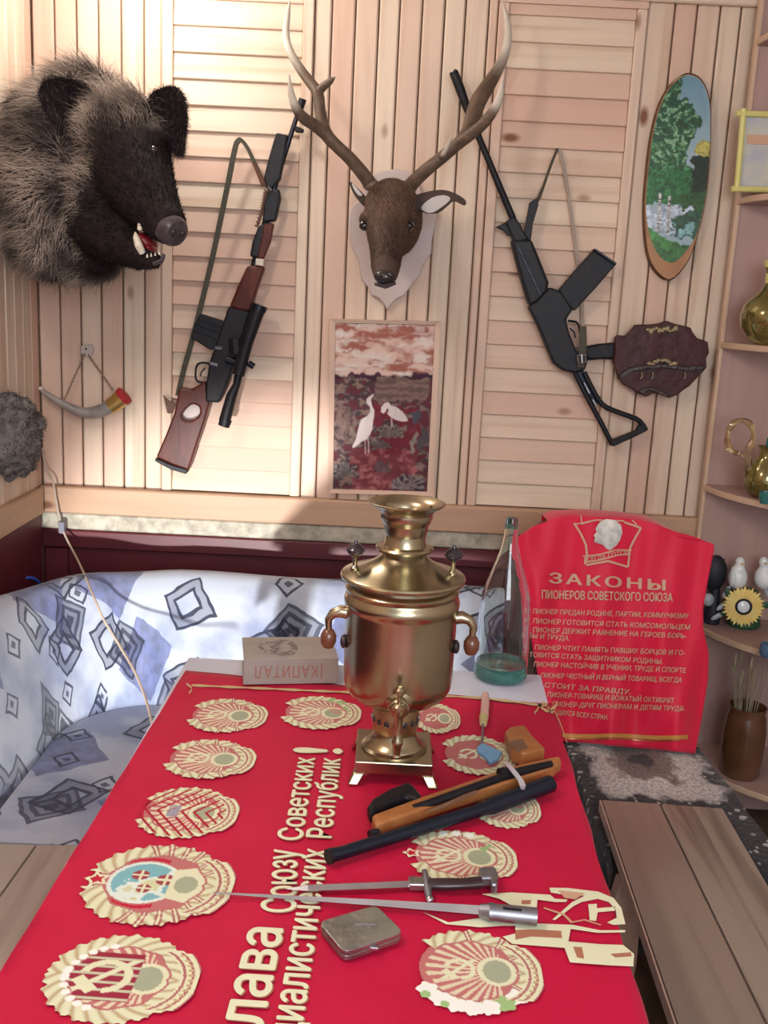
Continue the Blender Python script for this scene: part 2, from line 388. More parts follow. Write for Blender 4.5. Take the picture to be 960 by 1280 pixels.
def textmesh(body, bold=0.0, spacing=1.0):
    c = bpy.data.curves.new('t', 'FONT'); c.body = body; c.resolution_u = 3; c.space_character = spacing
    o = bpy.data.objects.new('t', c); COL.objects.link(o); dg = bpy.context.evaluated_depsgraph_get()
    m = bpy.data.meshes.new_from_object(o.evaluated_get(dg)); P = np.array([v.co[:] for v in m.vertices]); Fs = [list(p.vertices) for p in m.polygons]
    bpy.data.objects.remove(o); bpy.data.curves.remove(c); bpy.data.meshes.remove(m)
    if bold:      # heavier letters: the same outlines again, nudged sideways and up
        PP, FF = [], []
        for k, (a, b) in enumerate(((0, 0), (bold, 0), (-bold, 0), (0, bold*0.6), (0, -bold*0.6))):
            PP.append(P+np.array((a, b, k))); FF += [[i+k*len(P) for i in f] for f in Fs]
        P, Fs = np.concatenate(PP), FF
    return P, Fs
def evalmesh(o):
    dg = bpy.context.evaluated_depsgraph_get(); m = bpy.data.meshes.new_from_object(o.evaluated_get(dg)); return m
def blob(mb, voxel, smooth=6):
    """union of the builder's closed shapes as one continuous skin: returns mesh (world coordinates)"""
    me = bpy.data.meshes.new('b'); me.from_pydata(mb.v, [], mb.f); o = bpy.data.objects.new('b', me); COL.objects.link(o)
    r = o.modifiers.new('r', 'REMESH'); r.mode = 'VOXEL'; r.voxel_size = voxel
    s = o.modifiers.new('s', 'SMOOTH'); s.factor = 0.6; s.iterations = smooth
    m = evalmesh(o); bpy.data.objects.remove(o); return m
def meshobj(me, name, material, parent):
    base = V((0, 0, 0)); p = parent
    while p is not None: base = base + p.location; p = p.parent
    me.transform(Matrix.Translation(-base)); me.materials.clear(); me.materials.append(material); me.name = name
    me.polygons.foreach_set('use_smooth', [True]*len(me.polygons))
    o = bpy.data.objects.new(name, me); COL.objects.link(o); o.parent = parent; return o
def sample(me, n):
    """n random points with normals on a mesh, world coordinates (before parenting shift)"""
    me.calc_loop_triangles(); t = np.empty(len(me.loop_triangles)*3, np.int32); me.loop_triangles.foreach_get('vertices', t); t = t.reshape(-1, 3)
    v = np.empty(len(me.vertices)*3, np.float32); me.vertices.foreach_get('co', v); v = v.reshape(-1, 3)
    a, b, c = v[t[:, 0]], v[t[:, 1]], v[t[:, 2]]; cr = np.cross(b-a, c-a); ar = np.linalg.norm(cr, axis=1)
    idx = rng.choice(len(t), n, p=ar/ar.sum()); u = rng.random((n, 1)); w_ = rng.random((n, 1)); fl = (u+w_) > 1; u = np.where(fl, 1-u, u); w_ = np.where(fl, 1-w_, w_)
    P = a[idx]+(b-a)[idx]*u+(c-a)[idx]*w_; nn = cr[idx]/np.maximum(ar[idx], 1e-12)[:, None]
    return P, nn
def fur(name, P, nn, flow, length, width, cols, material, parent, lift=0.35, curl=0.15, segs=3):
    """thin tapering ribbons; flow (n,3) directions, length (n,), cols (n,3)"""
    n = len(P); fl = flow-nn*np.sum(flow*nn, 1, keepdims=True); fl /= np.maximum(np.linalg.norm(fl, axis=1, keepdims=True), 1e-6)
    d = fl+nn*lift+rng.normal(0, curl, (n, 3)); d /= np.linalg.norm(d, axis=1, keepdims=True)
    bend = (fl*0.5-nn*0.25)+rng.normal(0, curl, (n, 3)); side = np.cross(d, rng.normal(0, 1, (n, 3))); side /= np.maximum(np.linalg.norm(side, axis=1, keepdims=True), 1e-6)
    L = length[:, None]; W = np.broadcast_to(np.asarray(width).reshape(-1, 1), (n, 1)); rows = []
    for k in range(segs):
        t = k/segs; c = P+d*L*t+bend*L*t*t*0.7; rows += [c-side*W*(1-t)*0.5, c+side*W*(1-t)*0.5]
    rows.append(P+d*L+bend*L*0.7); nv = len(rows); vv = np.stack(rows, 1).reshape(-1, 3); b = (np.arange(n)*nv)[:, None]; fs = []
    for k in range(segs-1):
        q = k*2; fs += [np.concatenate([b+q, b+q+1, b+q+3], 1), np.concatenate([b+q, b+q+3, b+q+2], 1)]
    q = (segs-1)*2; fs.append(np.concatenate([b+q, b+q+1, b+q+2], 1))
    vv[:, 0] = np.maximum(vv[:, 0], XL+0.004); vv[:, 1] = np.minimum(vv[:, 1], WY-0.004)
    o = npmesh(name, vv, np.concatenate(fs), material, parent, np.repeat(cols, nv, 0), smooth=False); o['kind'] = 'stuff'; return o

# ================================================================== SETTING
WY = 2.95
XL = pY(53, 604, WY).x; XR = 1.37
ZL = pY(300, 617, WY).z                       # top of the ledge board
def struct(o, label): return tag(o, label, None, kind='structure')
# --- back wall, its boards
wb = MB().box(((XL+XR)/2, WY+0.05, 1.3), (XR-XL+0.12, 0.06, 2.6)).build('wall_back', M['pine_gap'], smooth=0, loc=((XL+XR)/2, WY+0.05, 1.3))
struct(wb, 'wood-clad back wall behind the trophies')
def board_v(x0, x1, z0, z1, y, parent, m, name='plank', th=0.014):
    """vertical tongue-and-groove board facing -y"""
    g = 0.0022; c = 0.004; x0 += g; x1 -= g; y += random.uniform(-0.0012, 0.0012)
    pr = [(x0, y+th), (x0, y+c), (x0+c, y), (x1-c, y), (x1, y+c), (x1, y+th)]
    mb = MB(); n = len(pr); vs = [(x, yy, z0) for x, yy in pr]+[(x, yy, z1) for x, yy in pr]
    mb.add(vs, [(k, (k+1) % n, n+(k+1) % n, n+k) for k in range(n)]+[tuple(range(n))[::-1], tuple(range(n, 2*n))])
    return mb.build(name, m, parent, smooth=0, loc=((x0+x1)/2, y, (z0+z1)/2))
def bx(px, py): return pY(px, py, WY).x
edges_l = [bx(x, 604) for x in (53, 79, 104, 129, 155, 181, 202)]
edges_m = [bx(x, 35) for x in (393, 414.6, 444, 473, 499, 527, 555, 581, 610, 622)]
edges_r = [bx(x, 35) for x in (808, 842, 870, 899, 925)]
while edges_r[-1] < XR-0.03: edges_r.append(min(edges_r[-1]+0.068, XR))
for E_ in (edges_l, edges_m, edges_r):
    for a, b in zip(E_[:-1], E_[1:]): board_v(a, b, ZL, 2.58, WY, wb, M['pine_v'])
# --- louvred door panels set into the wall
def louvre(name, xa, xb, st, label):
    zt = pY(700, 7, WY).z; r = thing(name, ((xa+xb)/2, WY, ZL), label, None); struct(r, label)
    for a, b in ((xa, xa+st), (xb-st, xb)):
        MB().box(((a+b)/2, WY+0.002, (ZL+zt)/2), (b-a, 0.024, zt-ZL)).build('stile', M['pine_v'], r, smooth=0, loc=((a+b)/2, WY, (ZL+zt)/2), bevel=0.003, bseg=1)
    MB().box(((xa+xb)/2, WY+0.002, zt+0.02), (xb-xa, 0.024, 0.04)).build('rail', M['pine_h'], r, smooth=0, loc=((xa+xb)/2, WY, zt+0.02))
    p = 0.0690; n = int((zt-ZL)/p)+1
    for k in range(n):
        z = ZL+0.004+p*(k+0.5)
        if z-p/2 > zt: break
        rot = Matrix.Rotation(math.radians(-9+random.uniform(-0.8, 0.8)), 3, 'X')
        h = min(p+0.006, 2*(zt-z)+p)
        MB().box((( xa+xb)/2, WY+0.007, z), (xb-xa-2*st-0.001, 0.010, p+0.004), rot).build('slat', M['pine_h'], r, smooth=0, loc=((xa+xb)/2, WY+0.007, z), bevel=0.002, bseg=1)
louvre('door_1', edges_l[-1]+0.001, edges_m[0]-0.001, 0.030, 'pale pine louvred panel with wide slats at the left of the back wall')
louvre('door_2', edges_m[-1]+0.001, edges_r[0]-0.001, 0.028, 'pale pine louvred panel with wide slats at the right of the back wall')
def trim(name, c, size, m, label, bevel=0.004):
    return struct(MB().box(c, size).build(name, m, smooth=0, loc=c, bevel=bevel, bseg=1), label)
zt = pY(700, 7, WY).z
trim('trim_1', ((XL+XR)/2, WY-0.012, zt+0.055), (XR-XL, 0.022, 0.075), M['pine_h'], 'pine rail along the top of the back wall')
z1 = pY(300, 652, WY-0.03).z; z2 = pY(300, 673, WY-0.03).z; z3 = pY(300, 696, WY-0.03).z
trim('trim_2', ((XL+XR)/2, WY-0.016, (ZL+z1)/2), (XR-XL, 0.036, ZL-z1), M['ledge'], 'brown ledge board below the pine cladding of the back wall')
trim('trim_3', ((XL+XR)/2, WY-0.012, (z1+z2)/2), (XR-XL, 0.028, z1-z2-0.002), M['marbled'], 'mottled grey strip under the ledge board')
trim('trim_4', ((XL+XR)/2, WY-0.010, (z2+z3)/2), (XR-XL, 0.034, z2-z3-0.002), M['redpaint'], 'dark red painted moulding under the mottled strip')
trim('trim_5', ((XL+XR)/2, WY+0.006, z3/2), (XR-XL, 0.026, z3-0.004), M['redpaint'], 'dark red painted lower part of the back wall', 0)
trim('trim_6', (XL+0.045, WY-0.012, z3/2), (0.07, 0.024, z3-0.006), M['redpaint'], 'dark red upright board in the corner', 0.003)
# --- left wall
wl = MB().box((XL-0.05, 0.75, 1.3), (0.06, 4.5, 2.6)).build('wall_left', M['pine_gap'], smooth=0, loc=(XL-0.05, 0.75, 1.3))
struct(wl, 'wood-clad left wall')
y = WY; k = 0
while y > -1.4:
    y1 = y-0.062; mb = MB(); g = 0.0022; c = 0.004; a, b = y1+g, y-g; X = XL
    pr = [(X-0.018, a), (X-c, a), (X, a+c), (X, b-c), (X-c, b), (X-0.018, b)]; n = 6
    mb.add([(x, yy, ZL) for x, yy in pr]+[(x, yy, 2.58) for x, yy in pr], [(q, (q+1) % n, n+(q+1) % n, n+q) for q in range(n)]+[tuple(range(n))[::-1], tuple(range(n, 2*n))])
    mb.build('plank', M['pine_v'], wl, smooth=0, loc=(X, (a+b)/2, 1.7)); y = y1
trim('trim_7', (XL+0.006, 0.75, (ZL+z1)/2), (0.03, 4.3, ZL-z1), M['ledge_y'], 'brown ledge board along the left wall')
trim('trim_8', (XL-0.004, 0.75, z1/2-0.002), (0.03, 4.3, z1-0.006), M['redpaint'], 'dark red painted lower part of the left wall', 0)
struct(MB().box((XR+0.04, 0.75, 1.3), (0.08, 4.5, 2.6)).build('wall_right', M['plaster'], smooth=0), 'plain right wall outside the frame')
struct(MB().box((0.17, 0.75, 2.64), (2.6, 4.6, 0.08)).build('ceiling', M['plaster'], smooth=0), 'plain ceiling above the frame')
fl = MB().box((0.17, 0.75, -0.06), (2.6, 4.6, 0.06)).build('floor', M['pine_gap'], smooth=0); struct(fl, 'dark board floor under the benches')
x = XL
while x < XR-0.02:
    x1 = min(x+0.14, XR)
    MB().box(((x+x1)/2, 0.75, -0.015), (x1-x-0.004, 4.4, 0.03)).build('plank', M['floorwood'], fl, smooth=0, loc=((x+x1)/2, 0.75, -0.015)); x = x1

# ================================================================== SOFA
def sofa_material():
    m, nt, b = newmat('patterned_upholstery'); b.inputs['Roughness'].default_value = 0.85; b.inputs['Sheen Weight'].default_value = 0.2
    uv = N(nt, 'ShaderNodeUVMap')
    nz = N(nt, 'ShaderNodeTexNoise', Scale=5.0, Detail=5.0); nt.links.new(uv.outputs[0], nz.inputs['Vector'])
    base = ramp(nt, [(0.45, (0.41, 0.45, 0.53)), (0.62, (0.23, 0.27, 0.39))]); nt.links.new(nz.outputs['Fac'], base.inputs[0])
    prev = base.outputs[0]
    wob = N(nt, 'ShaderNodeTexNoise', Scale=9.0, Detail=2.0); nt.links.new(uv.outputs[0], wob.inputs['Vector'])
    wm = N(nt, 'ShaderNodeVectorMath', operation='SCALE'); wm.inputs['Scale'].default_value = 0.05; nt.links.new(wob.outputs['Color'], wm.inputs[0])
    wa = N(nt, 'ShaderNodeVectorMath', operation='ADD'); nt.links.new(uv.outputs[0], wa.inputs[0]); nt.links.new(wm.outputs[0], wa.inputs[1])
    def layer(prev, rotz, scale, metric, stops, gate, fill, off):
        mp = N(nt, 'ShaderNodeMapping'); mp.inputs['Rotation'].default_value = (0, 0, rotz); mp.inputs['Location'].default_value = (off, off*0.7, 0)
        nt.links.new(wa.outputs[0], mp.inputs[0])
        vo = N(nt, 'ShaderNodeTexVoronoi', Scale=scale, distance=metric, voronoi_dimensions='2D'); vo.inputs['Randomness'].default_value = 0.75; nt.links.new(mp.outputs[0], vo.inputs['Vector'])
        rr = nt.nodes.new('ShaderNodeValToRGB'); rr.color_ramp.interpolation = 'CONSTANT'; e = rr.color_ramp.elements
        while len(e) < len(stops): e.new(0.5)
        for i, (p, v) in enumerate(stops): e[i].position = p; e[i].color = (v, v, v, 1)
        nt.links.new(vo.outputs['Distance'], rr.inputs[0]); sp = N(nt, 'ShaderNodeSeparateColor'); nt.links.new(vo.outputs['Color'], sp.inputs[0])
        gt = N(nt, 'ShaderNodeMath', operation='GREATER_THAN'); gt.inputs[1].default_value = gate; nt.links.new(sp.outputs[0], gt.inputs[0])
        mu = N(nt, 'ShaderNodeMath', operation='MULTIPLY'); nt.links.new(rr.outputs[0], mu.inputs[0]); nt.links.new(gt.outputs[0], mu.inputs[1])
        n2 = N(nt, 'ShaderNodeTexNoise', Scale=26.0, Detail=3.0); nt.links.new(uv.outputs[0], n2.inputs['Vector'])
        fr = ramp(nt, [(0.35, fill), (0.7, tuple(min(1, c*2.6) for c in fill))]); nt.links.new(n2.outputs['Fac'], fr.inputs[0])
        mx = N(nt, 'ShaderNodeMixRGB'); nt.links.new(mu.outputs[0], mx.inputs[0]); nt.links.new(prev, mx.inputs[1]); nt.links.new(fr.outputs[0], mx.inputs[2]); return mx.outputs[0]
    navy = (0.006, 0.008, 0.024); pale = (0.045, 0.055, 0.135)
    prev = layer(prev, 0.2, 3.0, 'MANHATTAN', [(0, 0.75), (0.38, 0)], 0.40, pale, 0.3)
    prev = layer(prev, 1.0, 3.3, 'CHEBYCHEV', [(0, 0.9), (0.05, 0.55), (0.09, 0.9), (0.13, 0.5), (0.17, 0.85), (0.20, 0)], 0.55, navy, 7.7)
    prev = layer(prev, 0.45, 3.9, 'CHEBYCHEV', [(0, 0.1), (0.10, 0.95), (0.135, 0.45), (0.21, 0.95), (0.24, 0)], 0.30, navy, 1.7)
    prev = layer(prev, 0.1, 5.6, 'MANHATTAN', [(0, 0.8), (0.07, 0.0), (0.17, 0.9), (0.23, 0)], 0.45, navy, 3.1)
    prev = layer(prev, 0.9, 2.8, 'CHEBYCHEV', [(0, 0.85), (0.11, 0.0), (0.14, 0.8), (0.17, 0)], 0.50, navy, 5.3)
    nt.links.new(prev, b.inputs['Base Color'])
    return m
M['sofa'] = sofa_material()
sofa = thing('corner_sofa', (-0.3, 2.4, 0), 'curved corner sofa in white and blue upholstery with navy diamonds and squares', 'sofa')
def setuv(o, fn):
    me = o.data; uvl = me.uv_layers.new(name='UVMap'); off = o.matrix_basis.translation
    b = V((0,0,0)); p = o
    while p is not None: b = b+p.location; p = p.parent
    for l in me.loops: uvl.data[l.index].uv = fn(me.vertices[l.vertex_index].co+b, l.vertex_index)
ox, oy, R = XL+0.02, 2.78, 0.45; xend = 0.35
path = [V((ox, yy, 0)) for yy in np.linspace(1.84, oy-R, 9)[:-1]]
for t in np.linspace(0, PI/2, 15): path.append(V((ox+R-R*math.cos(t), oy-R+R*math.sin(t), 0)))
path += [V((xx, oy, 0)) for xx in np.linspace(ox+R, xend, 12)[1:]]
prof = [(0.0, 0.10), (0.0, 0.50), (0.003, 0.68), (0.018, 0.735), (0.045, 0.762), (0.075, 0.765), (0.105, 0.75), (0.135, 0.71), (0.165, 0.63), (0.19, 0.54), (0.205, 0.47), (0.212, 0.435), (0.215, 0.38), (0.215, 0.10)]
vs = []; uvs = []; L = 0; n = len(path)
for i in range(n):
    t = (path[min(i+1, n-1)]-path[max(i-1, 0)]).normalized(); inw = V((t.y, -t.x, 0))
    if i: L += (path[i]-path[i-1]).length
    pl = 0
    for j, (o_, z) in enumerate(prof):
        if j: pl += math.hypot(o_-prof[j-1][0], z-prof[j-1][1])
        vs.append(path[i]+inw*o_+V((0, 0, z+0.004*math.sin(i*0.9)))); uvs.append((L, pl))
m_ = len(prof); fs = [(i*m_+j, i*m_+j+1, (i+1)*m_+j+1, (i+1)*m_+j) for i in range(n-1) for j in range(m_-1)]
fs += [tuple(range(m_))[::-1], tuple((n-1)*m_+j for j in range(m_))]
o = MB().add(vs, fs).build('backrest', M['sofa'], sofa, smooth=60); setuv(o, lambda co, i: uvs[i])
ins = 0.215; loop = [V((ox+ins, 1.86, 0.42))]
for i in range(n):
    t = (path[min(i+1, n-1)]-path[max(i-1, 0)]).normalized(); loop.append(path[i]+V((t.y, -t.x, 0))*ins+V((0, 0, 0.42)))
loop[1] = loop[1]; loop += [V((xend, 1.86, 0.42))]
loop = loop[1:]
o = MB().prism(loop, (0, 0, -0.20)).build('seat', M['sofa'], sofa, smooth=40, bevel=0.02, bseg=3); setuv(o, lambda co, i: (co.x+1.3+co.z*0.2, co.y+co.z*0.3))
MB().box(((ox+ins+xend)/2, 2.15, 0.12), (xend-ox-ins, 0.50, 0.20)).build('base', M['darkwood'], sofa, smooth=0)
# blue loop behind the sofa
loopb = [pY(14, 742, 2.72), pY(22, 728, 2.74), pY(36, 722, 2.78), pY(48, 727, 2.82), pY(52, 740, 2.85), pY(50, 756, 2.86)]
r = thing('blue_strap', pY(36, 740, 2.78), 'small bright blue looped strap sticking up behind the sofa corner', 'strap')
MB().tube([V(p) for p in spl(loopb, 20)], 0.005, 8).build('loop', M['blueplastic'], r)

# ================================================================== TABLE, CLOTH
TZ = 0.75
cloth_q = [pZ(232, 838, TZ), pZ(690, 880, TZ), pZ(812, 1292, TZ), pZ(-20, 1248, TZ)]   # back left, back right, front right, front left
def extend(a, b, yy): t = (yy-a.y)/(b.y-a.y); return a+(b-a)*t
FRY = 0.62
BL, BR = cloth_q[0], cloth_q[1]; FL, FR = extend(BL, cloth_q[3], FRY), extend(BR, cloth_q[2], FRY-0.03)
tb_bl, tb_br = pZ(236, 821, TZ-0.004), pZ(676, 843, TZ-0.004)
tab = thing('dining_table', ((BL+FR)/2).xy.to_3d(), 'table with a pale blue-white top showing behind the red cloth', 'table')
tl = [tb_bl+V((0.0, 0, 0)), tb_br, V((FR.x-0.012, FRY+0.01, TZ-0.004)), V((FL.x+0.012, FRY+0.01, TZ-0.004))]
MB().prism(tl, (0, 0, -0.03)).build('tabletop', M['tabletop'], tab, smooth=0, bevel=0.004)
cen = sum(tl, V((0, 0, 0)))/4
for p in tl:
    q = p+(cen-p)*0.13; q.y = min(q.y, 1.78); MB().box((q.x, q.y, 0.357), (0.055, 0.055, 0.712)).build('leg', M['darkwood'], tab, smooth=0, bevel=0.004)
cl = thing('tablecloth', ((BL+FR)/2), 'crimson banner laid as a tablecloth, printed with pale crests and large lettering', 'tablecloth')
def cuv(u, v): return (BL*(1-u)+BR*u)*(1-v)+(FL*(1-u)+FR*u)*v
P = []; drop = 0.10
us = [-2, -1] + list(np.linspace(0, 1, 41)) + [2, 3]; nv = 70
for j in range(nv+3):
    row = []; v = max(0, min(1, (j-2)/nv))
    for u in us:
        uu = min(1, max(0, u)); p = cuv(uu, v).copy(); p.z += 0.0012*math.sin(uu*23+v*9)*math.sin(v*31+uu*5)
        e = (-u if u < 0 else u-1) if (u < 0 or u > 1) else 0
        if e:
            out = V((-1 if u < 0 else 1, 0, 0)); p += out*(0.006+0.004*math.sin(v*40)*(e-0.5)); p.z -= 0.012 if e == 1 else drop
        row.append(p)
    P.append(row)
P = P[2:]
o = MB().grid(P).build('cloth', M['redcloth'], cl, smooth=60)
sm = o.modifiers.new('thick', 'SOLIDIFY'); sm.thickness = 0.0022; sm.offset = -1
DZ = 0.0026
def on_cloth(x, y): p = pZ(x, y, TZ); p.z = TZ+DZ; return p
# --- lettering along the cloth
def cloth_word(text, s, e, h, whole=None, bold=0.022, parts=None, suffix=''):
    """s, e: pixel of the baseline start and end; h: pixel across the capital height from s"""
    A, B, H = on_cloth(*s), on_cloth(*e), on_cloth(*h)
    Pt, Fc = textmesh(text, bold)
    x0, x1 = Pt[:, 0].min(), Pt[:, 0].max()
    if whole:
        Q, _ = textmesh(whole, bold); wd = Q[:, 0].max()-Q[:, 0].min(); x0 = x1-wd
    dx = (B-A)/(x1-x0); hh = (H-A); hp = hh-dx.normalized()*hh.dot(dx.normalized()); dy = hp/0.729
    for nm, mt, sh_o, dz in (('lettering_edge', M['printshade'], V((0.0018, -0.0012, 0)), 0.0), ('lettering', M['print'], V((0, 0, 0)), 0.0004)):
        Pt, Fc = textmesh(text, bold)
        vs = [A+dx*(p[0]-x0)+dy*p[1]+V((0, 0, dz+p[2]*7e-5))+sh_o for p in Pt]
        MB().add(vs, Fc).build(nm, mt, cl, smooth=0)
cloth_word('Слава', (318, 1335), (353.5, 1163), (250, 1335))
cloth_word('Союзу', (369, 1143), (371.5, 1064), (326, 1143))
cloth_word('Советских', (377, 1053), (393.4, 949), (345.6, 1053))
cloth_word('Социалистических', (378.4, 1279), (410, 1064), (334, 1279), whole='иалистических')
cloth_word('Республик', (413.5, 1050), (425.4, 950), (382, 1050))
cloth_word('!', (426.2, 944.5), (426.4, 937.5), (363, 944.5))
# --- printed crests (flat print on the cloth)
CREAM = np.array((0.72, 0.74, 0.52)); CREAM2 = np.array((0.52, 0.40, 0.22)); REDC = np.array((0.50, 0.01, 0.04)); PINK = np.array((0.66, 0.22, 0.22))
GREY = np.array((0.36, 0.40, 0.28)); GREENC = np.array((0.34, 0.52, 0.22)); WHITE = np.array((0.85, 0.88, 0.84))
def crest_paint(x, y, kind):
    """x right, y up in [-1,1]; returns rgb, mask"""
    r = np.hypot(x, y); th = np.arctan2(x, -y)            # th: 0 at the bottom, +-pi at the top
    col = np.broadcast_to(REDC, x.shape+(3,)).copy(); mask = np.zeros(x.shape, bool)
    def put(c, sel, make=True):
        col[sel] = c
        if make: mask[sel] = True
    ath = np.abs(th); edge = 0.93+0.05*np.abs(np.sin(ath*11))+0.02*np.sin(ath*37)
    inner = {'globe': 0.66, 'rsfsr': 0.66}.get(kind, 0.68)+0.02*np.sin(ath*9)
    top_gap = {'globe': 2.95, 'rsfsr': 3.2, 'flower': 2.45}.get(kind, 2.72)
    put(PINK*0.75, (r < 0.80))
    # sun rays over the lower middle
    sx, sy = x, y+0.38; ra = np.arctan2(sx, sy)
    rays = (np.sin(ra*34) > 0.05) & (r < inner) & (sy > -0.05)
    put(CREAM*0.8+PINK*0.2, rays & (kind not in ('globe', 'plain')))
    put(CREAM, (np.hypot(sx*0.9, sy) < 0.30) & (r < inner)); put(GREY, (np.hypot(sx*0.9, sy*1.1) < 0.235) & (sy > -0.22))
    if kind == 'globe':
        g = np.hypot(x, y-0.15); put(np.array((0.70, 0.80, 0.74)), g < 0.50); n = fbm(x*3+5, y*3+9, 3)
        put(np.array((0.20, 0.46, 0.52)), (g < 0.44) & (n < 0.46))
        put(np.array((0.62, 0.64, 0.40)), (g < 0.44) & (n > 0.60))
        for cx, cy, rr in ((0.16, 0.24, 0.12), (-0.15, 0.12, 0.10), (0.08, -0.12, 0.13)):
            d = np.hypot(x-cx, y-cy); put(np.array((0.33, 0.05, 0.07)), d < rr); put(CREAM, (d < rr) & ((np.abs(x-cx) < 0.018) | (np.abs(y-cy) < 0.018)))
        put(REDC, (g > 0.53) & (g < 0.61) & (ath > 1.4) & (ath < 2.9))
        put(CREAM, (r < 0.7) & (y < -0.20) & (np.abs(x) < 0.45-0.3*(y+0.6))); put(GREY, np.hypot(x*0.8, y+0.42) < 0.16)
    else:
        # hammer and sickle
        k = 1.25 if kind == 'rsfsr' else 0.85; hx, hy = x/k, (y-0.20)/k
        a = np.hypot(hx, hy+0.02); sick = (a > 0.20) & (a < 0.29) & ~((hx < -0.02) & (hy > -0.05)) & ~((hx < 0.06) & (hy > 0.12))
        u = (hx+hy)*0.7071; v = (hx-hy)*0.7071
        ham = (np.abs(v) < 0.032) & (u > -0.36) & (u < 0.20); v2 = (hx+hy)*0.7071
        hand = (np.abs(hx+hy) < 0.045) & (hx > -0.18) & (hx < 0.34) ; head = (np.abs((hx-hy)*0.7071+0.22) < 0.07) & (np.abs((hx+hy)*0.7071) < 0.15)
        han2 = (np.abs(hx+hy-0.0) < 0.05) & (np.abs(hx) < 0.30)
        if kind == 'rsfsr':
            put(np.array((0.30, 0.02, 0.05)), (np.abs(hx) < 0.42) & (hy > -0.36) & (hy < 0.45)); put(CREAM*0.75, (np.sin(hx*46) > 0.55) & (np.abs(hx) < 0.42) & (hy > -0.36) & (hy < 0.40))
        put(CREAM, (sick | han2 | head) & (r < inner))
        put(PINK*0.6, (np.abs(a-0.30) < 0.012) & (r < inner) & sick)
    # wreath
    wre = (r > inner) & (r < edge) & (ath < top_gap)
    leaf = 0.5+0.5*np.sin(ath*24+r*22*np.where(True, 1, 0)); sh = (0.72+0.28*np.clip(leaf*1.4, 0, 1))[..., None]
    col[wre] = (CREAM*sh)[wre]; mask |= wre
    put(CREAM2, wre & (leaf < 0.12))
    put(PINK*0.7, (np.abs(r-inner) < 0.018) & (ath < top_gap))
    if kind in ('globe', 'ribbon', 'flower', 'green'):          # red bands wound round the wreath
        bands = {'globe': np.arange(0.45, 2.0, 0.27), 'flower': (0.5, 0.95, 1.6), 'green': (0.75, 1.5), 'ribbon': (0.55, 1.0, 1.5, 2.0)}[kind]
        for bpos in bands:
            put(PINK*0.62, wre & (np.abs(ath-bpos-(r-0.8)*0.25) < 0.055)); put(CREAM, wre & (np.abs(ath-bpos-(r-0.8)*0.25) < 0.018))
    if kind in ('flower', 'green'):
        side = -1 if kind == 'flower' else 1
        for k in range(7):
            t = 0.7+k*0.30; cx, cy = side*0.84*math.sin(t), -0.84*math.cos(t); d = np.hypot(x-cx, y-cy)
            if kind == 'flower': put(GREENC if k in (1,) else WHITE, (d < 0.155+0.02*np.sin(np.arctan2(y-cy, x-cx)*5)))
            elif k in (2, 3, 4): put(WHITE, d < 0.09)
        if kind == 'flower': put(GREENC, (np.hypot(x+0.80, y-0.42) < 0.07) | (np.hypot(x+0.62, y-0.70) < 0.08))
        else: put(GREENC*0.9, (r > 0.5) & (r < 0.95) & (ath < 0.7) & (fbm(x*4, y*4, 8) > 0.52))
    if kind == 'leafy': put(GREENC, wre & (th > 0.15) & (th < 1.3) & (np.sin(ath*16) > -0.4)); put(PINK, (np.hypot(x-0.2, y+0.45) < 0.2) & (np.sin(x*40) > 0))
    if kind == 'striped':
        put(REDC*0.8, (r < 0.9) & (np.sin((np.abs(x)*0.8+y)*26) > 0.62)); put(np.array((0.33, 0.33, 0.40)), (np.abs(x) < 0.22) & (np.abs(y-0.22) < 0.12) & (fbm(x*9, y*9, 2) > 0.4))
    if kind == 'rsfsr':
        for t in np.arange(1.9, 3.3, 0.22):
            for s in (1, -1): put(WHITE, np.hypot(x-s*0.70*math.sin(t), y+0.70*math.cos(t)) < 0.062)
    # ribbon at the bottom
    rb = (np.hypot(x, y+0.12) > 0.70) & (np.hypot(x, y+0.12) < 0.98) & (y < -0.45) & (np.abs(x) < 0.62)
    put(CREAM, rb); rr_ = np.hypot(x, y+0.12); put(PINK*0.62, rb & (np.abs((rr_-0.70) % 0.11-0.055) < 0.02)); put(CREAM2, rb & (np.abs(rr_-0.84) < 0.035) & (np.sin(x*60) > 0.2))
    # star at the top
    ky = 0.86 if kind != 'globe' else 0.80; px_, py_ = x, y-ky; pr = np.hypot(px_, py_); pa = np.arctan2(px_, py_); seg = 2*PI/5
    q = (pa+seg/2) % seg-seg/2; sd = pr*np.cos(np.abs(q)-PI/5*0)/1; lim = 0.155*0.5/np.maximum(0.5*np.cos(q)+0.81*np.abs(np.sin(q)), 1e-3)
    if kind in ('green', 'globe'): put(CREAM, pr < lim*1.25); put(REDC, pr < lim*0.72)
    return col, mask
def crest(l, t, r_, b_, kind):
    cx, cy = (l+r_)/2, (t+b_)/2; c = on_cloth(cx, cy); top = on_cloth(l, cy); bot = on_cloth(r_, cy); far = on_cloth(cx, t); near = on_cloth(cx, b_)
    c = (top+bot)/2; c.y = (far.y+near.y)/2; ax = V((0.03, 1, 0)).normalized()*((far-near).length/2); ay = V((-1, 0.03, 0)).normalized()*((top-bot).length/2)
    n = 120; g = np.linspace(-1.06, 1.06, n); X, Y = np.meshgrid(g, g); col, mask = crest_paint(X, Y, kind)
    vv = np.array(c)+X[..., None]*np.array(ax)+Y[..., None]*np.array(ay); f = gridfaces(n, n)
    mk = mask.ravel(); keep = mk[f].sum(1) >= 3; f = f[keep]; used = np.unique(f); remap = np.zeros(n*n, int); remap[used] = np.arange(len(used))
    return npmesh('crest', vv.reshape(-1, 3)[used], remap[f], M['attr'], cl, col.reshape(-1, 3)[used], smooth=False)
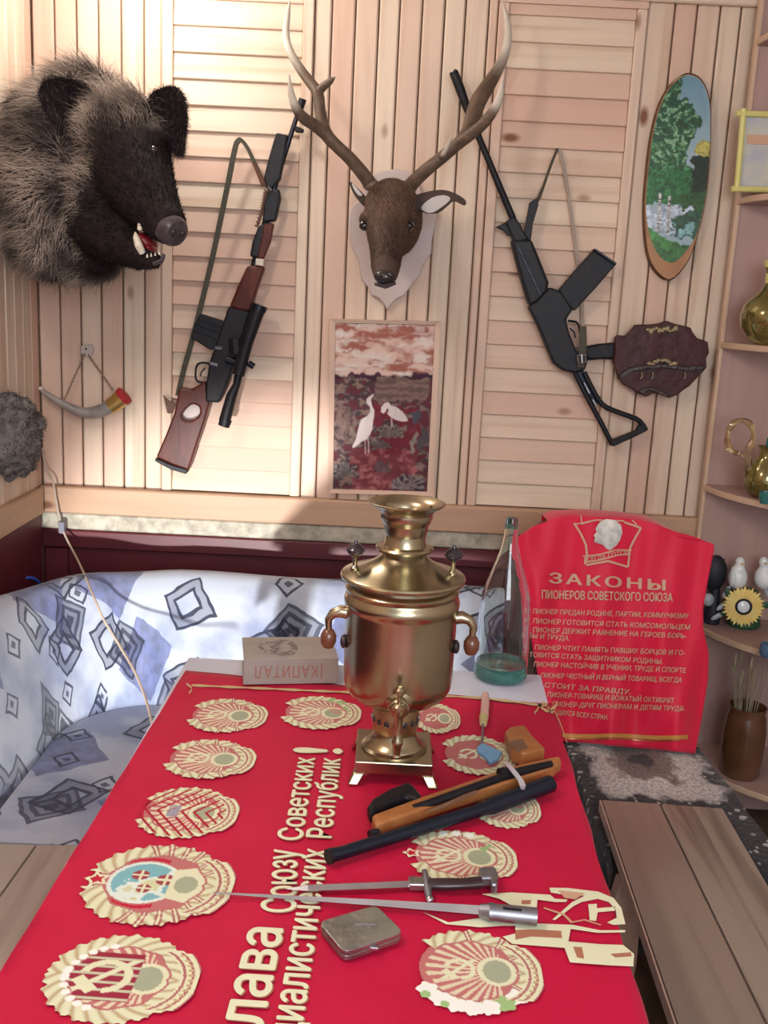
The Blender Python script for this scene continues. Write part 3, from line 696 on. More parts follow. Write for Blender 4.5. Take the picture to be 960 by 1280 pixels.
for a in ((230, 874, 331, 918, 'ribbon'), (346, 871, 448, 914, 'leafy'), (200, 925, 316, 976, 'ribbon'), (166, 985, 294, 1051, 'striped'),
          (98, 1057, 286, 1161, 'globe'), (50, 1170, 242, 1284, 'rsfsr'), (516, 880, 573, 919, 'plain'), (547, 920, 642, 971, 'plain'),
          (588, 985, 672, 1038, 'leafy'), (505, 1039, 641, 1108, 'green'), (507, 1164, 672, 1272, 'flower')):
    crest(*a)
def poly_print(pts, m='print', dz=0.0):
    return MB().prism([on_cloth(x, y)+V((0, 0, dz)) for x, y in pts], (0, 0, 0.0002)).build('printed_ornament', M[m], cl, smooth=0)
# tower, banner, hammer and sickle at the right edge
def q4(*p): return [(640+x/5.053, 1090+y/5.05) for x, y in p]
poly_print(q4((-560, 265), (-400, 330), (-120, 290), (0, 330), (120, 335), (380, 345), (560, 380), (715, 378), (712, 392), (540, 395), (370, 370), (355, 450), (560, 468), (700, 472), (770, 530), (765, 608), (610, 600), (365, 582), (330, 490), (0, 465), (-60, 420), (20, 400), (20, 350), (-60, 350), (-200, 360), (-420, 340)))
poly_print(q4((20, 380), (110, 375), (310, 385), (315, 430), (120, 420), (20, 440)), 'printshade', 0.0003)
poly_print(q4((385, 485), (440, 487), (455, 560), (410, 552)), 'printshade', 0.0003)
poly_print(q4((620, 530), (750, 520), (755, 545), (650, 552)), 'printshade', 0.0003)
poly_print(q4((-190, 150), (0, 140), (240, 155), (270, 180), (350, 185), (340, 200), (270, 200), (160, 185), (155, 240), (40, 245), (0, 225), (-80, 180)))
poly_print(q4((60, 190), (120, 190), (115, 215), (60, 215)), 'printshade', 0.0003)
poly_print(q4((235, 110), (350, 112), (545, 135), (640, 175), (690, 240), (715, 340), (640, 345), (600, 330), (660, 300), (655, 250), (610, 200), (540, 180), (440, 200), (390, 225), (270, 315), (255, 310), (380, 200), (460, 160), (300, 150), (245, 140)))
poly_print(q4((480, 215), (535, 212), (535, 240), (650, 230), (650, 255), (540, 265), (530, 320), (490, 315)))
poly_print(q4((290, 128), (460, 145), (400, 185), (330, 175)), 'printdim', 0.0003)
poly_print(q4((200, 235), (330, 275), (380, 325), (460, 310), (560, 345), (560, 350), (455, 318), (370, 335), (320, 285), (200, 243)), 'printdim', 0.0003)
# twisted border cord printed near the back edge and down the right edge
def strip_print(pts, wpx, m='printgold'):
    P_ = spl(pts, 40); vs = []
    for i, (x, y) in enumerate(P_):
        wv = wpx*(0.8+0.35*math.sin(i*1.9)); vs.append((on_cloth(x, y-wv/2), on_cloth(x, y+wv/2)))
    MB().add([p for q in vs for p in q], [(2*i, 2*i+1, 2*i+3, 2*i+2) for i in range(39)]).build('printed_border', M[m], cl, smooth=0)
strip_print([(240, 858), (330, 862), (420, 866), (500, 869), (600, 874), (685, 884)], 3.2)
strip_print([(692, 888), (700, 905), (709, 930)], 3.0)
strip_print([(668, 893), (680, 880), (690, 892), (697, 878)], 4.0); strip_print([(672, 882), (684, 890), (694, 884)], 4.5)
strip_print([(233, 856), (240, 862), (236, 868)], 4.0)

# ================================================================== ON THE TABLE
# --- samovar
SY = pZ(492.5, 932.5, TZ+0.042).y; sb = V((pZ(492.5, 932.5, TZ+0.042).x, SY, TZ))
sam = thing('samovar', sb, 'brass samovar with a wide funnel top, square footed base and front tap', 'samovar')
def sz(cy):      # height of a crop-pixel (3.2 px per photo px) on the samovar axis
    fx = 492.5+(932.5-(600+cy/3.2))*0.052; return pY(fx, 600+cy/3.2, SY).z
def sr(rp, cy): return rp/3.2/F_PX*(ray(480, 600+cy/3.2).normalized().y**0)*((V((0, SY, sz(cy)))-CAM).dot(FW))
def sprof(L): return [(sr(r, c), sz(c)-TZ) for r, c in L]
cxy = V((sb.x, SY, TZ))
body = sprof([(60, 905), (100, 888), (130, 880), (165, 864), (195, 842), (212, 814), (217, 782), (219, 700), (222, 600), (223, 515), (225, 502), (230, 494), (232, 478), (229, 464), (223, 456), (221, 447), (226, 440), (229, 430), (222, 421), (213, 413), (213, 400), (230, 393), (238, 390)])
MB().lathe(body, cxy, 64).build('body', M['brass'], sam)
lid = sprof([(236, 396), (248, 392), (251, 382), (247, 375), (238, 371), (200, 360), (165, 347), (135, 333), (112, 319), (96, 306), (88, 294), (84, 288), (112, 279), (117, 270), (111, 262), (86, 258), (81, 240), (80, 205), (84, 185), (98, 165), (106, 145), (106, 132)])
MB().lathe(lid, cxy, 64).build('lid', M['brass'], sam)
fun = sprof([(104, 135), (108, 124), (118, 112), (140, 101), (153, 93), (155, 88), (150, 86), (135, 92), (112, 104), (98, 120), (92, 150), (88, 200), (80, 220)])
MB().lathe(fun, cxy, 64, cap=False).build('funnel', M['brass'], sam)
ringp = sprof([(84, 1000), (90, 985), (94, 960), (92, 925), (88, 895)])
MB().lathe(ringp, cxy, 48).build('vent_collar', M['brass2'], sam)
for k in range(16):
    t = 2*PI*k/16; rr_ = sr(94, 948); c = cxy+V((rr_*math.cos(t), rr_*math.sin(t), sz(945)-TZ)); q = V((math.cos(t), math.sin(t), 0)).to_track_quat('Z', 'Y').to_matrix()
    MB().ball(c, (0.0052, 0.0062, 0.002), 8, 5, q).build('vent_hole', M['knob'], sam)
hb = 0.0655
foot = MB(); zt_ = 0.042
zc_ = sz(985)-TZ; dome = [(0.0575, zt_-0.002), (0.057, zt_+0.003), (0.051, zt_+0.006), (0.049, zt_+0.010), (0.044, zt_+0.013), (0.038, (zt_+0.013+zc_)/2), (0.0355, zc_), (0.036, zc_+0.006)]
MB().lathe(dome, cxy, 48).build('pedestal', M['brass'], sam)
MB().box(cxy+V((0, 0, zt_-0.011)), (2*hb, 2*hb, 0.022)).build('plinth', M['brass'], sam, smooth=0, bevel=0.002)
for sx in (-1, 1):
    for sy in (-1, 1):
        px_, py_ = cxy.x+sx*(hb-0.004), cxy.y+sy*(hb-0.004); mb = MB()
        fa, fb, ox_, oy_ = 0.0085, 0.0095, sx*0.006, sy*0.005
        mb.hexa([V((px_+ox_+a*fa, py_+oy_+b*fa, TZ+0.003)) for a, b in ((-1, -1), (1, -1), (1, 1), (-1, 1))]+[V((px_-sx*0.004+a*fb, py_-sy*0.004+b*fb, TZ+0.022)) for a, b in ((-1, -1), (1, -1), (1, 1), (-1, 1))])
        mb.build('foot', M['brass'], sam, smooth=0, bevel=0.002)
mb = MB()
for s in (0, 1):   # scalloped aprons between the feet, front and sides
    pass
for ang in range(4):
    rot = Matrix.Rotation(ang*PI/2, 3, 'Z'); L = [(-hb+0.004, 0.026), (hb-0.004, 0.026), (hb-0.010, 0.018), (hb-0.022, 0.017), (hb-0.026, 0.021), (-hb+0.026, 0.021), (-hb+0.022, 0.017), (-hb+0.010, 0.018)]
    MB().prism([cxy+rot @ V((x_, -hb+0.002, z_)) for x_, z_ in L], rot @ V((0, 0.004, 0))).build('apron', M['brass'], sam, smooth=0)
# tap
ty = SY-sr(216, 810); tz = sz(796)
tp = MB().lathe([(0.020, 0), (0.021, 0.004), (0.013, 0.008), (0.011, 0.012), (0.011, 0.022), (0.016, 0.026), (0.0165, 0.032), (0.010, 0.038)], (sb.x+0.002, ty+0.006, tz-0.004), 20, (0, -1, 0)).build('tap', M['brass'], sam)
tx = sb.x+0.002; tyy = ty-0.030
MB().lathe([(0.008, 0.012), (0.0125, 0.008), (0.013, -0.002), (0.0085, -0.010), (0.0068, -0.035), (0.0075, -0.048), (0.0095, -0.052), (0.0095, -0.057), (0.007, -0.062), (0.0055, -0.076), (0.0075, -0.079), (0.006, -0.082)], (tx, tyy, tz-0.004), 18).build('spout', M['brass'], tp)
MB().lathe([(0.004, 0), (0.0035, 0.018), (0.007, 0.022), (0.0075, 0.030), (0.003, 0.036)], (tx, tyy, tz+0.0), 14).build('tap_key', M['brass'], tp)
# side handles and lid knobs
for s, name in ((-1, 'h'), (1, 'h')):
    z0 = sz(535); r0 = sr(224, 545); xo = cxy.x+s*r0
    h = MB().tube([(xo-s*0.01, SY-0.01, z0), (xo+s*0.008, SY-0.012, z0+0.003), (xo+s*0.020, SY-0.014, z0-0.001), (xo+s*0.027, SY-0.014, z0-0.012), (xo+s*0.026, SY-0.014, z0-0.030)], [0.012, 0.011, 0.0085, 0.0065, 0.0055], 12).build('handle', M['brass'], sam)
    MB().lathe([(0.003, -0.020), (0.009, -0.017), (0.0135, -0.008), (0.0135, 0.004), (0.009, 0.013), (0.004, 0.016)], (xo+s*0.026, SY-0.014, z0-0.043), 16).build('handle_grip', M['brownknob'], h)
    mb = MB().ball((xo, SY-0.02, sz(640)), (0.006, 0.012, 0.012)); mb.build('rivet_plate', M['knob'], sam)
    kx = cxy.x+s*sr(195, 360); kz = sz(362)
    k_ = MB().lathe([(0.007, -0.006), (0.007, 0.004), (0.004, 0.008), (0.004, 0.020), (0.006, 0.024)], (kx, SY-0.01, kz), 14).build('knob_stem', M['brass'], sam)
    MB().lathe([(0.004, 0), (0.012, 0.003), (0.0155, 0.008), (0.0155, 0.012), (0.011, 0.018), (0.004, 0.022), (0.003, 0.026), (0.001, 0.027)], (kx, SY-0.01, kz+0.024), 16).build('lid_knob', M['knob'], k_)

# --- bottle
bb = pZ(625, 845, TZ); bot = thing('glass_bottle', bb, 'large clear greenish glass bottle with a long neck and thick green base', 'bottle')
def br(rp, y): return rp/F_PX*((V((0, bb.y, pY(625, y, bb.y).z))-CAM).dot(FW))
def bz(y): return pY(625, y, bb.y).z-TZ
ob = [(32, 846), (33.5, 838), (33, 820), (32.5, 790), (32, 760), (30.5, 745), (26, 728), (19, 708), (13.5, 692), (10.5, 680), (9, 668), (8.4, 658)]
outer = [(br(r, y), max(0.001, bz(y))) for r, y in ob]
o2 = [(r, z) for r, z in outer if z > 0.034]; o2 = [(o2[0][0], 0.0345)]+o2
innr = [(r-0.0024, z) for r, z in o2]
MB().lathe(o2+innr[::-1]+[o2[0]], bb, 40, cap=False).build('bottle_glass', M['glass'], bot)
R_ = o2[0][0]
MB().lathe([(0.001, 0.004), (R_*0.70, 0.004), (R_*0.92, 0.001), (R_, 0.006), (R_*1.005, 0.02), (R_, 0.034), (R_-0.003, 0.034), (R_-0.010, 0.027), (R_*0.5, 0.024), (0.001, 0.028)], bb, 40, cap=False).build('thick_base', M['greenglass'], bot)
zn = outer[-1][1]
MB().lathe([(0.0088, zn-0.004), (0.0145, zn-0.003), (0.0155, zn+0.004), (0.0135, zn+0.012), (0.0125, zn+0.020), (0.0095, zn+0.020), (0.009, zn-0.003)], bb, 24, cap=False).build('lip', M['lipglass'], bot)
# --- sheet of paper under/beside the bottle is the pale tabletop itself
# --- book
bf0, bf1 = pZ(304, 856, TZ+0.003), pZ(422, 854, TZ+0.003); bdir = (bf1-bf0).normalized(); bup = V((0, 0, 1)); bback = V((-bdir.y, bdir.x, 0)); W_ = (bf1-bf0).length
hgt = (pY(365, 827, bf0.y).z-TZ-0.003); dep = 0.135
bk = thing('thick_book', bf0+bdir*W_/2+bback*dep/2, 'thick grey book lying spine outward with a smudged dark portrait on its cover', 'book')
def bp_(u, d, z): return bf0+bdir*(u*W_)+bback*(d*dep)+bup*z
def slab(d0, d1, z0, z1, u0=0, u1=1): return MB().hexa([bp_(u0, d0, z0), bp_(u1, d0, z0), bp_(u1, d1, z0), bp_(u0, d1, z0), bp_(u0, d0, z1), bp_(u1, d0, z1), bp_(u1, d1, z1), bp_(u0, d1, z1)])
slab(0, 1, hgt-0.003, hgt).build('front_cover', M['bookcover'], bk, smooth=0, bevel=0.001)
slab(0, 1, 0, 0.003).build('back_cover', M['bookcover'], bk, smooth=0, bevel=0.001)
slab(0, 0.03, 0.0, hgt).build('spine', M['bookcover'], bk, smooth=0, bevel=0.002)
slab(0.03, 0.97, 0.003, hgt-0.003, 0.02, 0.98).build('page_block', M['pages'], bk, smooth=0)
Pt, Fc = textmesh('КАПИТАЛ', 0.01, 1.15); x0, x1 = Pt[:, 0].min(), Pt[:, 0].max()
MB().add([bp_(0.78-(p[0]-x0)/(x1-x0)*0.66, 0, 0.72*hgt-p[1]/0.73*hgt*0.46)-bback*(0.0006+p[2]*5e-5) for p in Pt], Fc).build('spine_title', M['bookred'], bk, smooth=0)
MB().add([bp_(0.815, 0, 0.2*hgt)-bback*0.0006, bp_(0.83, 0, 0.2*hgt)-bback*0.0006, bp_(0.83, 0, 0.8*hgt)-bback*0.0006, bp_(0.815, 0, 0.8*hgt)-bback*0.0006], [(0, 1, 2, 3)]).build('spine_rule', M['bookred'], bk, smooth=0)
n = 60; gu, gd = np.meshgrid(np.linspace(0.08, 0.62, n), np.linspace(0.05, 0.95, n)); ex = (gu-0.44)/0.15; ey = (gd-0.48)/0.36; rr_ = np.hypot(ex, ey)
ns = fbm(gu*30, gd*22, 4); mk = ((rr_ < 1.05) & (rr_ > 0.52) & (ns > 0.36)) | ((np.hypot((gu-0.29)/0.13, (gd-0.5)/0.30) < 1.0) & (np.hypot((gu-0.29)/0.09, (gd-0.52)/0.2) > 0.75) & (ns > 0.46))
f = gridfaces(n, n); f = f[mk.ravel()[f].all(1)]; vv = np.array([bp_(a, b, hgt+0.0005) for a, b in zip(gu.ravel(), gd.ravel())])
npmesh('cover_portrait', vv, f, M['bookink'], bk, smooth=False)
# --- small tool with blue blade
def onT(x, y, h=0.0): return pZ(x, y, TZ+0.003+h)
r = thing('small_spatula', onT(606, 915), 'small tool with a pale pink handle, thin shaft and sky blue blade', 'tool')
MB().tube([onT(607, 868, 0.009), onT(606.5, 880, 0.009), onT(605, 897, 0.008), onT(604.5, 904, 0.007)], [0.007, 0.0085, 0.0085, 0.006], 8).build('handle', M['paleplastic'], r)
MB().tube([onT(604.8, 896, 0.008), onT(604, 905, 0.006)], [0.0092, 0.007], 10).build('ferrule', M['yellowplastic'], r)
MB().tube([onT(604, 903, 0.006), onT(602, 936, 0.004)], 0.0022, 8).build('shaft', M['dullsteel'], r)
MB().prism([onT(x, y, 0.001) for x, y in ((596, 937), (603, 932), (616, 938), (627, 943), (622, 952), (612, 957), (606, 949), (597, 942))], (0, 0, 0.006)).build('blade', M['skyblue'], r, smooth=0, bevel=0.001)
# --- sawn-off wooden gun
def cp(x, y): return (380+x/2.824, 860+y/2.824)
def onG(x, y, h): return onT(*cp(x, y), h)
r = thing('short_gun', onG(560, 420, 0), 'short gun with an orange wooden stock and black barrel behind the bayonets', 'gun')
MB().tube([onG(90, 592, 0.012), onG(130, 583, 0.012), onG(640, 425, 0.014), onG(660, 418, 0.0145), onG(870, 338, 0.0165)], [0.0105, 0.0098, 0.0105, 0.0135, 0.0145], 20).build('barrel', M['bluegun'], r)
MB().tube([onG(84, 596, 0.012), onG(96, 592, 0.012)], [0.0112, 0.0112], 16).build('muzzle_ring', M['black'], r)
wp = [(236, 495), (420, 425), (560, 375), (720, 318), (860, 285), (900, 278), (905, 296), (880, 318), (700, 378), (480, 448), (254, 528)]
MB().prism([onG(x, y, 0.004) for x, y in wp], (0, 0, 0.022)).build('wooden_stock', M['gunwood'], r, smooth=0, bevel=0.005, bseg=3)
MB().prism([onG(x, y, 0.0262) for x, y in ((430, 440), (600, 362), (616, 366), (612, 374), (470, 432))], (0, 0, 0.0015)).build('groove_plate', M['stockend'], r, smooth=0)
MB().tube([onG(385, 426, 0.022), onG(470, 398, 0.028), onG(690, 318, 0.030), onG(760, 296, 0.030), onG(872, 268, 0.028)], [0.006, 0.0068, 0.0068, 0.0078, 0.006], 12).build('top_rail', M['black'], r)
MB().tube([onG(690, 306, 0.029), onG(735, 296, 0.030)], [0.011, 0.010], 12).build('rear_block', M['black'], r)
gp = [(222, 462), (240, 436), (300, 400), (368, 374), (388, 392), (412, 420), (398, 438), (360, 425), (290, 452), (232, 488)]
MB().prism([onG(x, y, 0.006) for x, y in gp], (0, 0, 0.024)).build('black_grip', M['black'], r, smooth=0, bevel=0.006, bseg=3)
MB().tube([onG(232, 520, 0.010), onG(262, 512, 0.010)], 0.008, 10).build('front_lug', M['black'], r)
MB().prism([onG(x, y, 0.004) for x, y in ((706, 200), (722, 184), (776, 176), (800, 210), (850, 262), (770, 282), (730, 262))], (0, 0, 0.028)).build('butt_block', M['gunwood'], r, smooth=0, bevel=0.006, bseg=3)
MB().prism([onG(x, y, 0.0322) for x, y in ((722, 196), (732, 186), (772, 182), (790, 212), (752, 228))], (0, 0, 0.001)).build('worn_patch', M['stockend'], r, smooth=0)
MB().ribbon([onG(716, 262, 0.030), onG(722, 272, 0.041), onG(745, 300, 0.038), onG(764, 325, 0.035), onG(772, 345, 0.034), onG(770, 362, 0.024)], 0.011, 0.0015, (0.3, -0.2, 1)).build('steel_band', M['band'], r)
# --- knife bayonet
r = thing('knife_bayonet', onT(500, 1106), 'knife bayonet with a dark handle and crossguard lying above the spike bayonet', 'bayonet')
a, b = onT(357, 1111, 0.004), onT(527, 1104, 0.006)
def blade(r, name, A, B, w0, w1, th, m, tipf=0.16):
    d = (B-A).normalized(); s = V((-d.y, d.x, 0)); L = (B-A).length; vs = []
    st = [(0, 0.0006, 0.1), (tipf, w0, 1), (1, w1, 1)]
    for t, hw, tt in st:
        c = A+(B-A)*t; vs += [c-s*hw, c+V((0, 0, th*tt)), c+s*hw, c-V((0, 0, th*0.4*tt))]
    fs = [(i*4+k, i*4+(k+1) % 4, i*4+4+(k+1) % 4, i*4+4+k) for i in range(2) for k in range(4)]+[(3, 2, 1, 0), (8, 9, 10, 11)]
    return MB().add(vs, fs).build(name, m, r, smooth=0)
blade(r, 'blade', a, b, 0.0075, 0.0085, 0.0045, M['steel'])
MB().box(onT(524, 1104.5, 0.006), (0.030, 0.020, 0.011), Matrix.Rotation(0.03, 3, 'Z')).build('ricasso', M['case'], r, smooth=0, bevel=0.002)
MB().tube([onT(530.5, 1089, 0.006), onT(533, 1104, 0.007), onT(536.5, 1124, 0.008)], [0.004, 0.0065, 0.0045], 10).build('crossguard', M['dullsteel'], r)
MB().ball(onT(537, 1125, 0.008), 0.0062, 12, 8).build('guard_ball', M['steel'], r)
MB().tube([onT(536, 1105, 0.008), onT(556, 1105.5, 0.010), onT(580, 1105, 0.0095), onT(602, 1103, 0.010)], [0.0095, 0.0105, 0.0098, 0.0105], 14, flat=0.75).build('grip', M['handle'], r)
MB().prism([onT(x, y, 0.002) for x, y in ((598, 1096), (618, 1095), (622, 1104), (621, 1118), (613, 1118), (612, 1109), (598, 1110))], (0, 0, 0.016)).build('pommel', M['dullsteel'], r, smooth=0, bevel=0.003)
# --- spike bayonet
r = thing('spike_bayonet', onT(480, 1130), 'long thin spike bayonet with a round socket, its point on the globe crest', 'bayonet')
MB().tube([onT(266, 1116, 0.0035), onT(330, 1120, 0.004), onT(470, 1129, 0.006), onT(606, 1139, 0.010)], [0.0012, 0.0028, 0.0056, 0.0082], 4).build('spike', M['steel'], r, smooth=0)
MB().tube([onT(600, 1138.5, 0.010), onT(614, 1140, 0.012)], [0.0085, 0.0115], 14).build('shoulder', M['dullsteel'], r)
MB().tube([onT(611, 1140, 0.0125), onT(616, 1140.4, 0.0125), onT(619, 1140.7, 0.0125), onT(671, 1146, 0.0125)], [0.0122, 0.0122, 0.0112, 0.0116], 20).build('socket', M['dullsteel'], r)
MB().tube([onT(629, 1135, 0.0235), onT(652, 1137.5, 0.0237)], 0.0016, 6).build('slot_edge', M['black'], r)
# --- cigarette case
q = [onT(398, 1156), onT(471, 1133), onT(505, 1168), onT(429, 1196)]; q = [pZ(x, y, TZ+0.017) for x, y in ((398, 1152), (470, 1131), (505, 1165), (430, 1191))]
r = thing('cigarette_case', sum(q, V((0,0,0)))/4-V((0, 0, 0.014)), 'tarnished silver cigarette case lying in front of the spike bayonet', 'case')
def rl(q, f, rr_=0.012):
    c = sum(q, V((0,0,0)))/4; q = [c+(p-c)*f for p in q]; out = []
    for i in range(4):
        p, a, b = q[i], q[i-1], q[(i+1) % 4]; pa = p+(a-p).normalized()*rr_; pb = p+(b-p).normalized()*rr_
        for t in np.linspace(0, 1, 5): out.append(pa*(1-t)**2+p*2*t*(1-t)+pb*t*t)
    return out
MB().prism([p+V((0, 0, -0.0065)) for p in rl(q, 1.0)], (0, 0, 0.0065)).build('lid', M['case'], r, smooth=0, bevel=0.004, bseg=3)
MB().prism([p+V((0, 0, -0.0138)) for p in rl(q, 1.0)], (0, 0, 0.0068)).build('bottom', M['case'], r, smooth=0, bevel=0.004, bseg=3)
MB().box((q[2]*0.5+q[3]*0.5)+V((0.0, -0.002, -0.007)), (0.011, 0.005, 0.005)).build('catch', M['steel'], r, smooth=0, bevel=0.001)
c = sum(q, V((0,0,0)))/4; mb = MB()
for k in range(5):
    t0 = c+V((-0.004+0.004*k, -0.004+0.002*(k % 2), 0.0004)); mb.tube([t0, t0+V((0.004*(1 if k % 2 else -1), 0.008, 0)), t0+V((0.007, 0.011, 0))], 0.0007, 5)
mb.build('engraving', M['steel'], r)

# ================================================================== BENCHES, CHAIR
def plank_top(quad, th, name, parent, m):
    c = sum(quad, V((0, 0, 0)))/4
    return MB().prism(quad, (0, 0, -th)).build(name, m, parent, smooth=0, loc=c, bevel=0.003, bseg=1)
BZ = 0.45
def bline(a, b, yy):
    A, B = pZ(*a, BZ), pZ(*b, BZ); return A+(B-A)*((yy-A.y)/(B.y-A.y))
e0, e1, e2 = ((751, 999), (846, 1280)), ((825.5, 1004), (957.6, 1275.6)), ((905, 1010), (1040, 1240))
y0 = pZ(751, 999, BZ).y; yn = 0.55
rb = thing('plank_bench', (pZ(828, 1004, BZ)+bline(*e1, yn))/2-V((0, 0, BZ)), 'worn brown plank bench to the right of the red-covered table', 'bench')
for a, b in ((e0, e1), (e1, e2)):
    qa, qb = pZ(*a[0], BZ), pZ(*b[0], BZ); na, nb = bline(*a, yn), bline(*b, yn); g = V((0.0022, 0, 0))
    if b is e2: qc = pZ(893, 1008, BZ); qd = bline((905, 1020), (1000, 1180), qb.y-0.10)
    plank_top([qa+g, qb-g, nb-g, na+g], 0.028, 'plank', rb, M['bench'])
w0 = bline(*e0, y0); w1 = bline(*e0, yn)
ed = MB(); t = V((-0.004, 0, 0)); ed.hexa([w0+V((-0.003, 0, -0.0275)), w0+V((0.0005, 0, -0.0275)), w1+V((0.0005, 0, -0.0275)), w1+V((-0.003, 0, -0.0275)), w0+V((-0.003, 0, -0.002)), w0+V((0.0005, 0, -0.002)), w1+V((0.0005, 0, -0.002)), w1+V((-0.003, 0, -0.002))])
ed.build('pale_edge', M['bench_edge'], rb, smooth=0)
for yy in (y0-0.22, yn+0.22):
    p = bline(*e0, yy); q = bline(*e2, yy)
    MB().box(((p.x+q.x)/2, yy, 0.405), (q.x-p.x-0.03, 0.06, 0.034)).build('crossbar', M['bench_edge'], rb, smooth=0, bevel=0.003)
    for xx in (p.x+0.02, q.x-0.05):
        pts = [(xx-0.03, 0.02), (xx+0.025, 0.02), (xx+0.04, 0.20), (xx+0.035, 0.388), (xx-0.015, 0.388), (xx-0.03, 0.30)]
        MB().prism([V((a, yy-0.02, z)) for a, z in pts], (0, 0.04, 0)).build('leg', M['bench_edge'], rb, smooth=0, bevel=0.004)
# left bench
l_far = [pZ(-70, 1052, BZ), pZ(46, 1055, BZ), pZ(176, 1056, BZ)]
lb = thing('plank_bench', (l_far[1].x, 1.3, 0), 'brown plank bench to the left of the table, in front of the sofa', 'bench')
d_ = (pZ(0, 1102, BZ)-l_far[1]); d_ = V((-0.03, -1, 0)); ys = 0.75
for a, b in ((l_far[0]-V((0.02, 0, 0)), l_far[1]), (l_far[1], l_far[2]+V((0.03, 0, 0)))):
    na, nb = a+d_*(a.y-ys), b+d_*(b.y-ys); g = V((0.002, 0, 0)); a = a.copy(); b = b.copy(); plank_top([a+g, b-g, nb-g, na+g], 0.028, 'plank', lb, M['bench'])
for yy in (1.62, 0.95):
    for xx in (l_far[0].x+0.06, l_far[2].x-0.04): MB().box((xx, yy, 0.211), (0.05, 0.05, 0.42)).build('leg', M['bench_edge'], lb, smooth=0, bevel=0.003)

# chair under the banner
CYB = 2.50
xa, xb_ = pY(662, 700, CYB).x, pY(884, 700, CYB).x
ch = thing('upholstered_chair', ((xa+xb_)/2, 2.25, 0), 'chair hidden under a red banner and a dark patterned throw', 'chair')
ztop = pY(760, 648, CYB).z-0.006
bl = [(xa+0.03, 0.40), (xb_-0.03, 0.40), (xb_-0.02, 0.62), (xb_-0.02, ztop-0.11), (xb_-0.05, ztop-0.06), (xb_-0.13, ztop-0.008), (xa+0.10, ztop-0.004), (xa+0.03, ztop-0.03), (xa+0.004, ztop-0.07), (xa+0.02, 0.62)]
MB().prism([V((x_, CYB+0.025, z_)) for x_, z_ in bl], (0, 0.07, 0)).build('backrest', M['darkwood'], ch, smooth=0, bevel=0.015)
SEATZ = 0.385
sq = [pZ(712, 930, SEATZ), pZ(868, 942, SEATZ), V((pZ(868, 942, SEATZ).x+0.02, 1.92, SEATZ)), V((pZ(712, 930, SEATZ).x+0.0, 1.92, SEATZ))]
sq[0].y = sq[1].y = CYB+0.015
MB().prism(sq, (0, 0, -0.10)).build('seat', M['darkwood'], ch, smooth=0, bevel=0.02, bseg=3)
for p in sq:
    q = p+(sum(sq, V((0,0,0)))/4-p)*0.12; MB().box((q.x, q.y, 0.143), (0.045, 0.045, 0.285)).build('leg', M['darkwood'], ch, smooth=0, bevel=0.004)
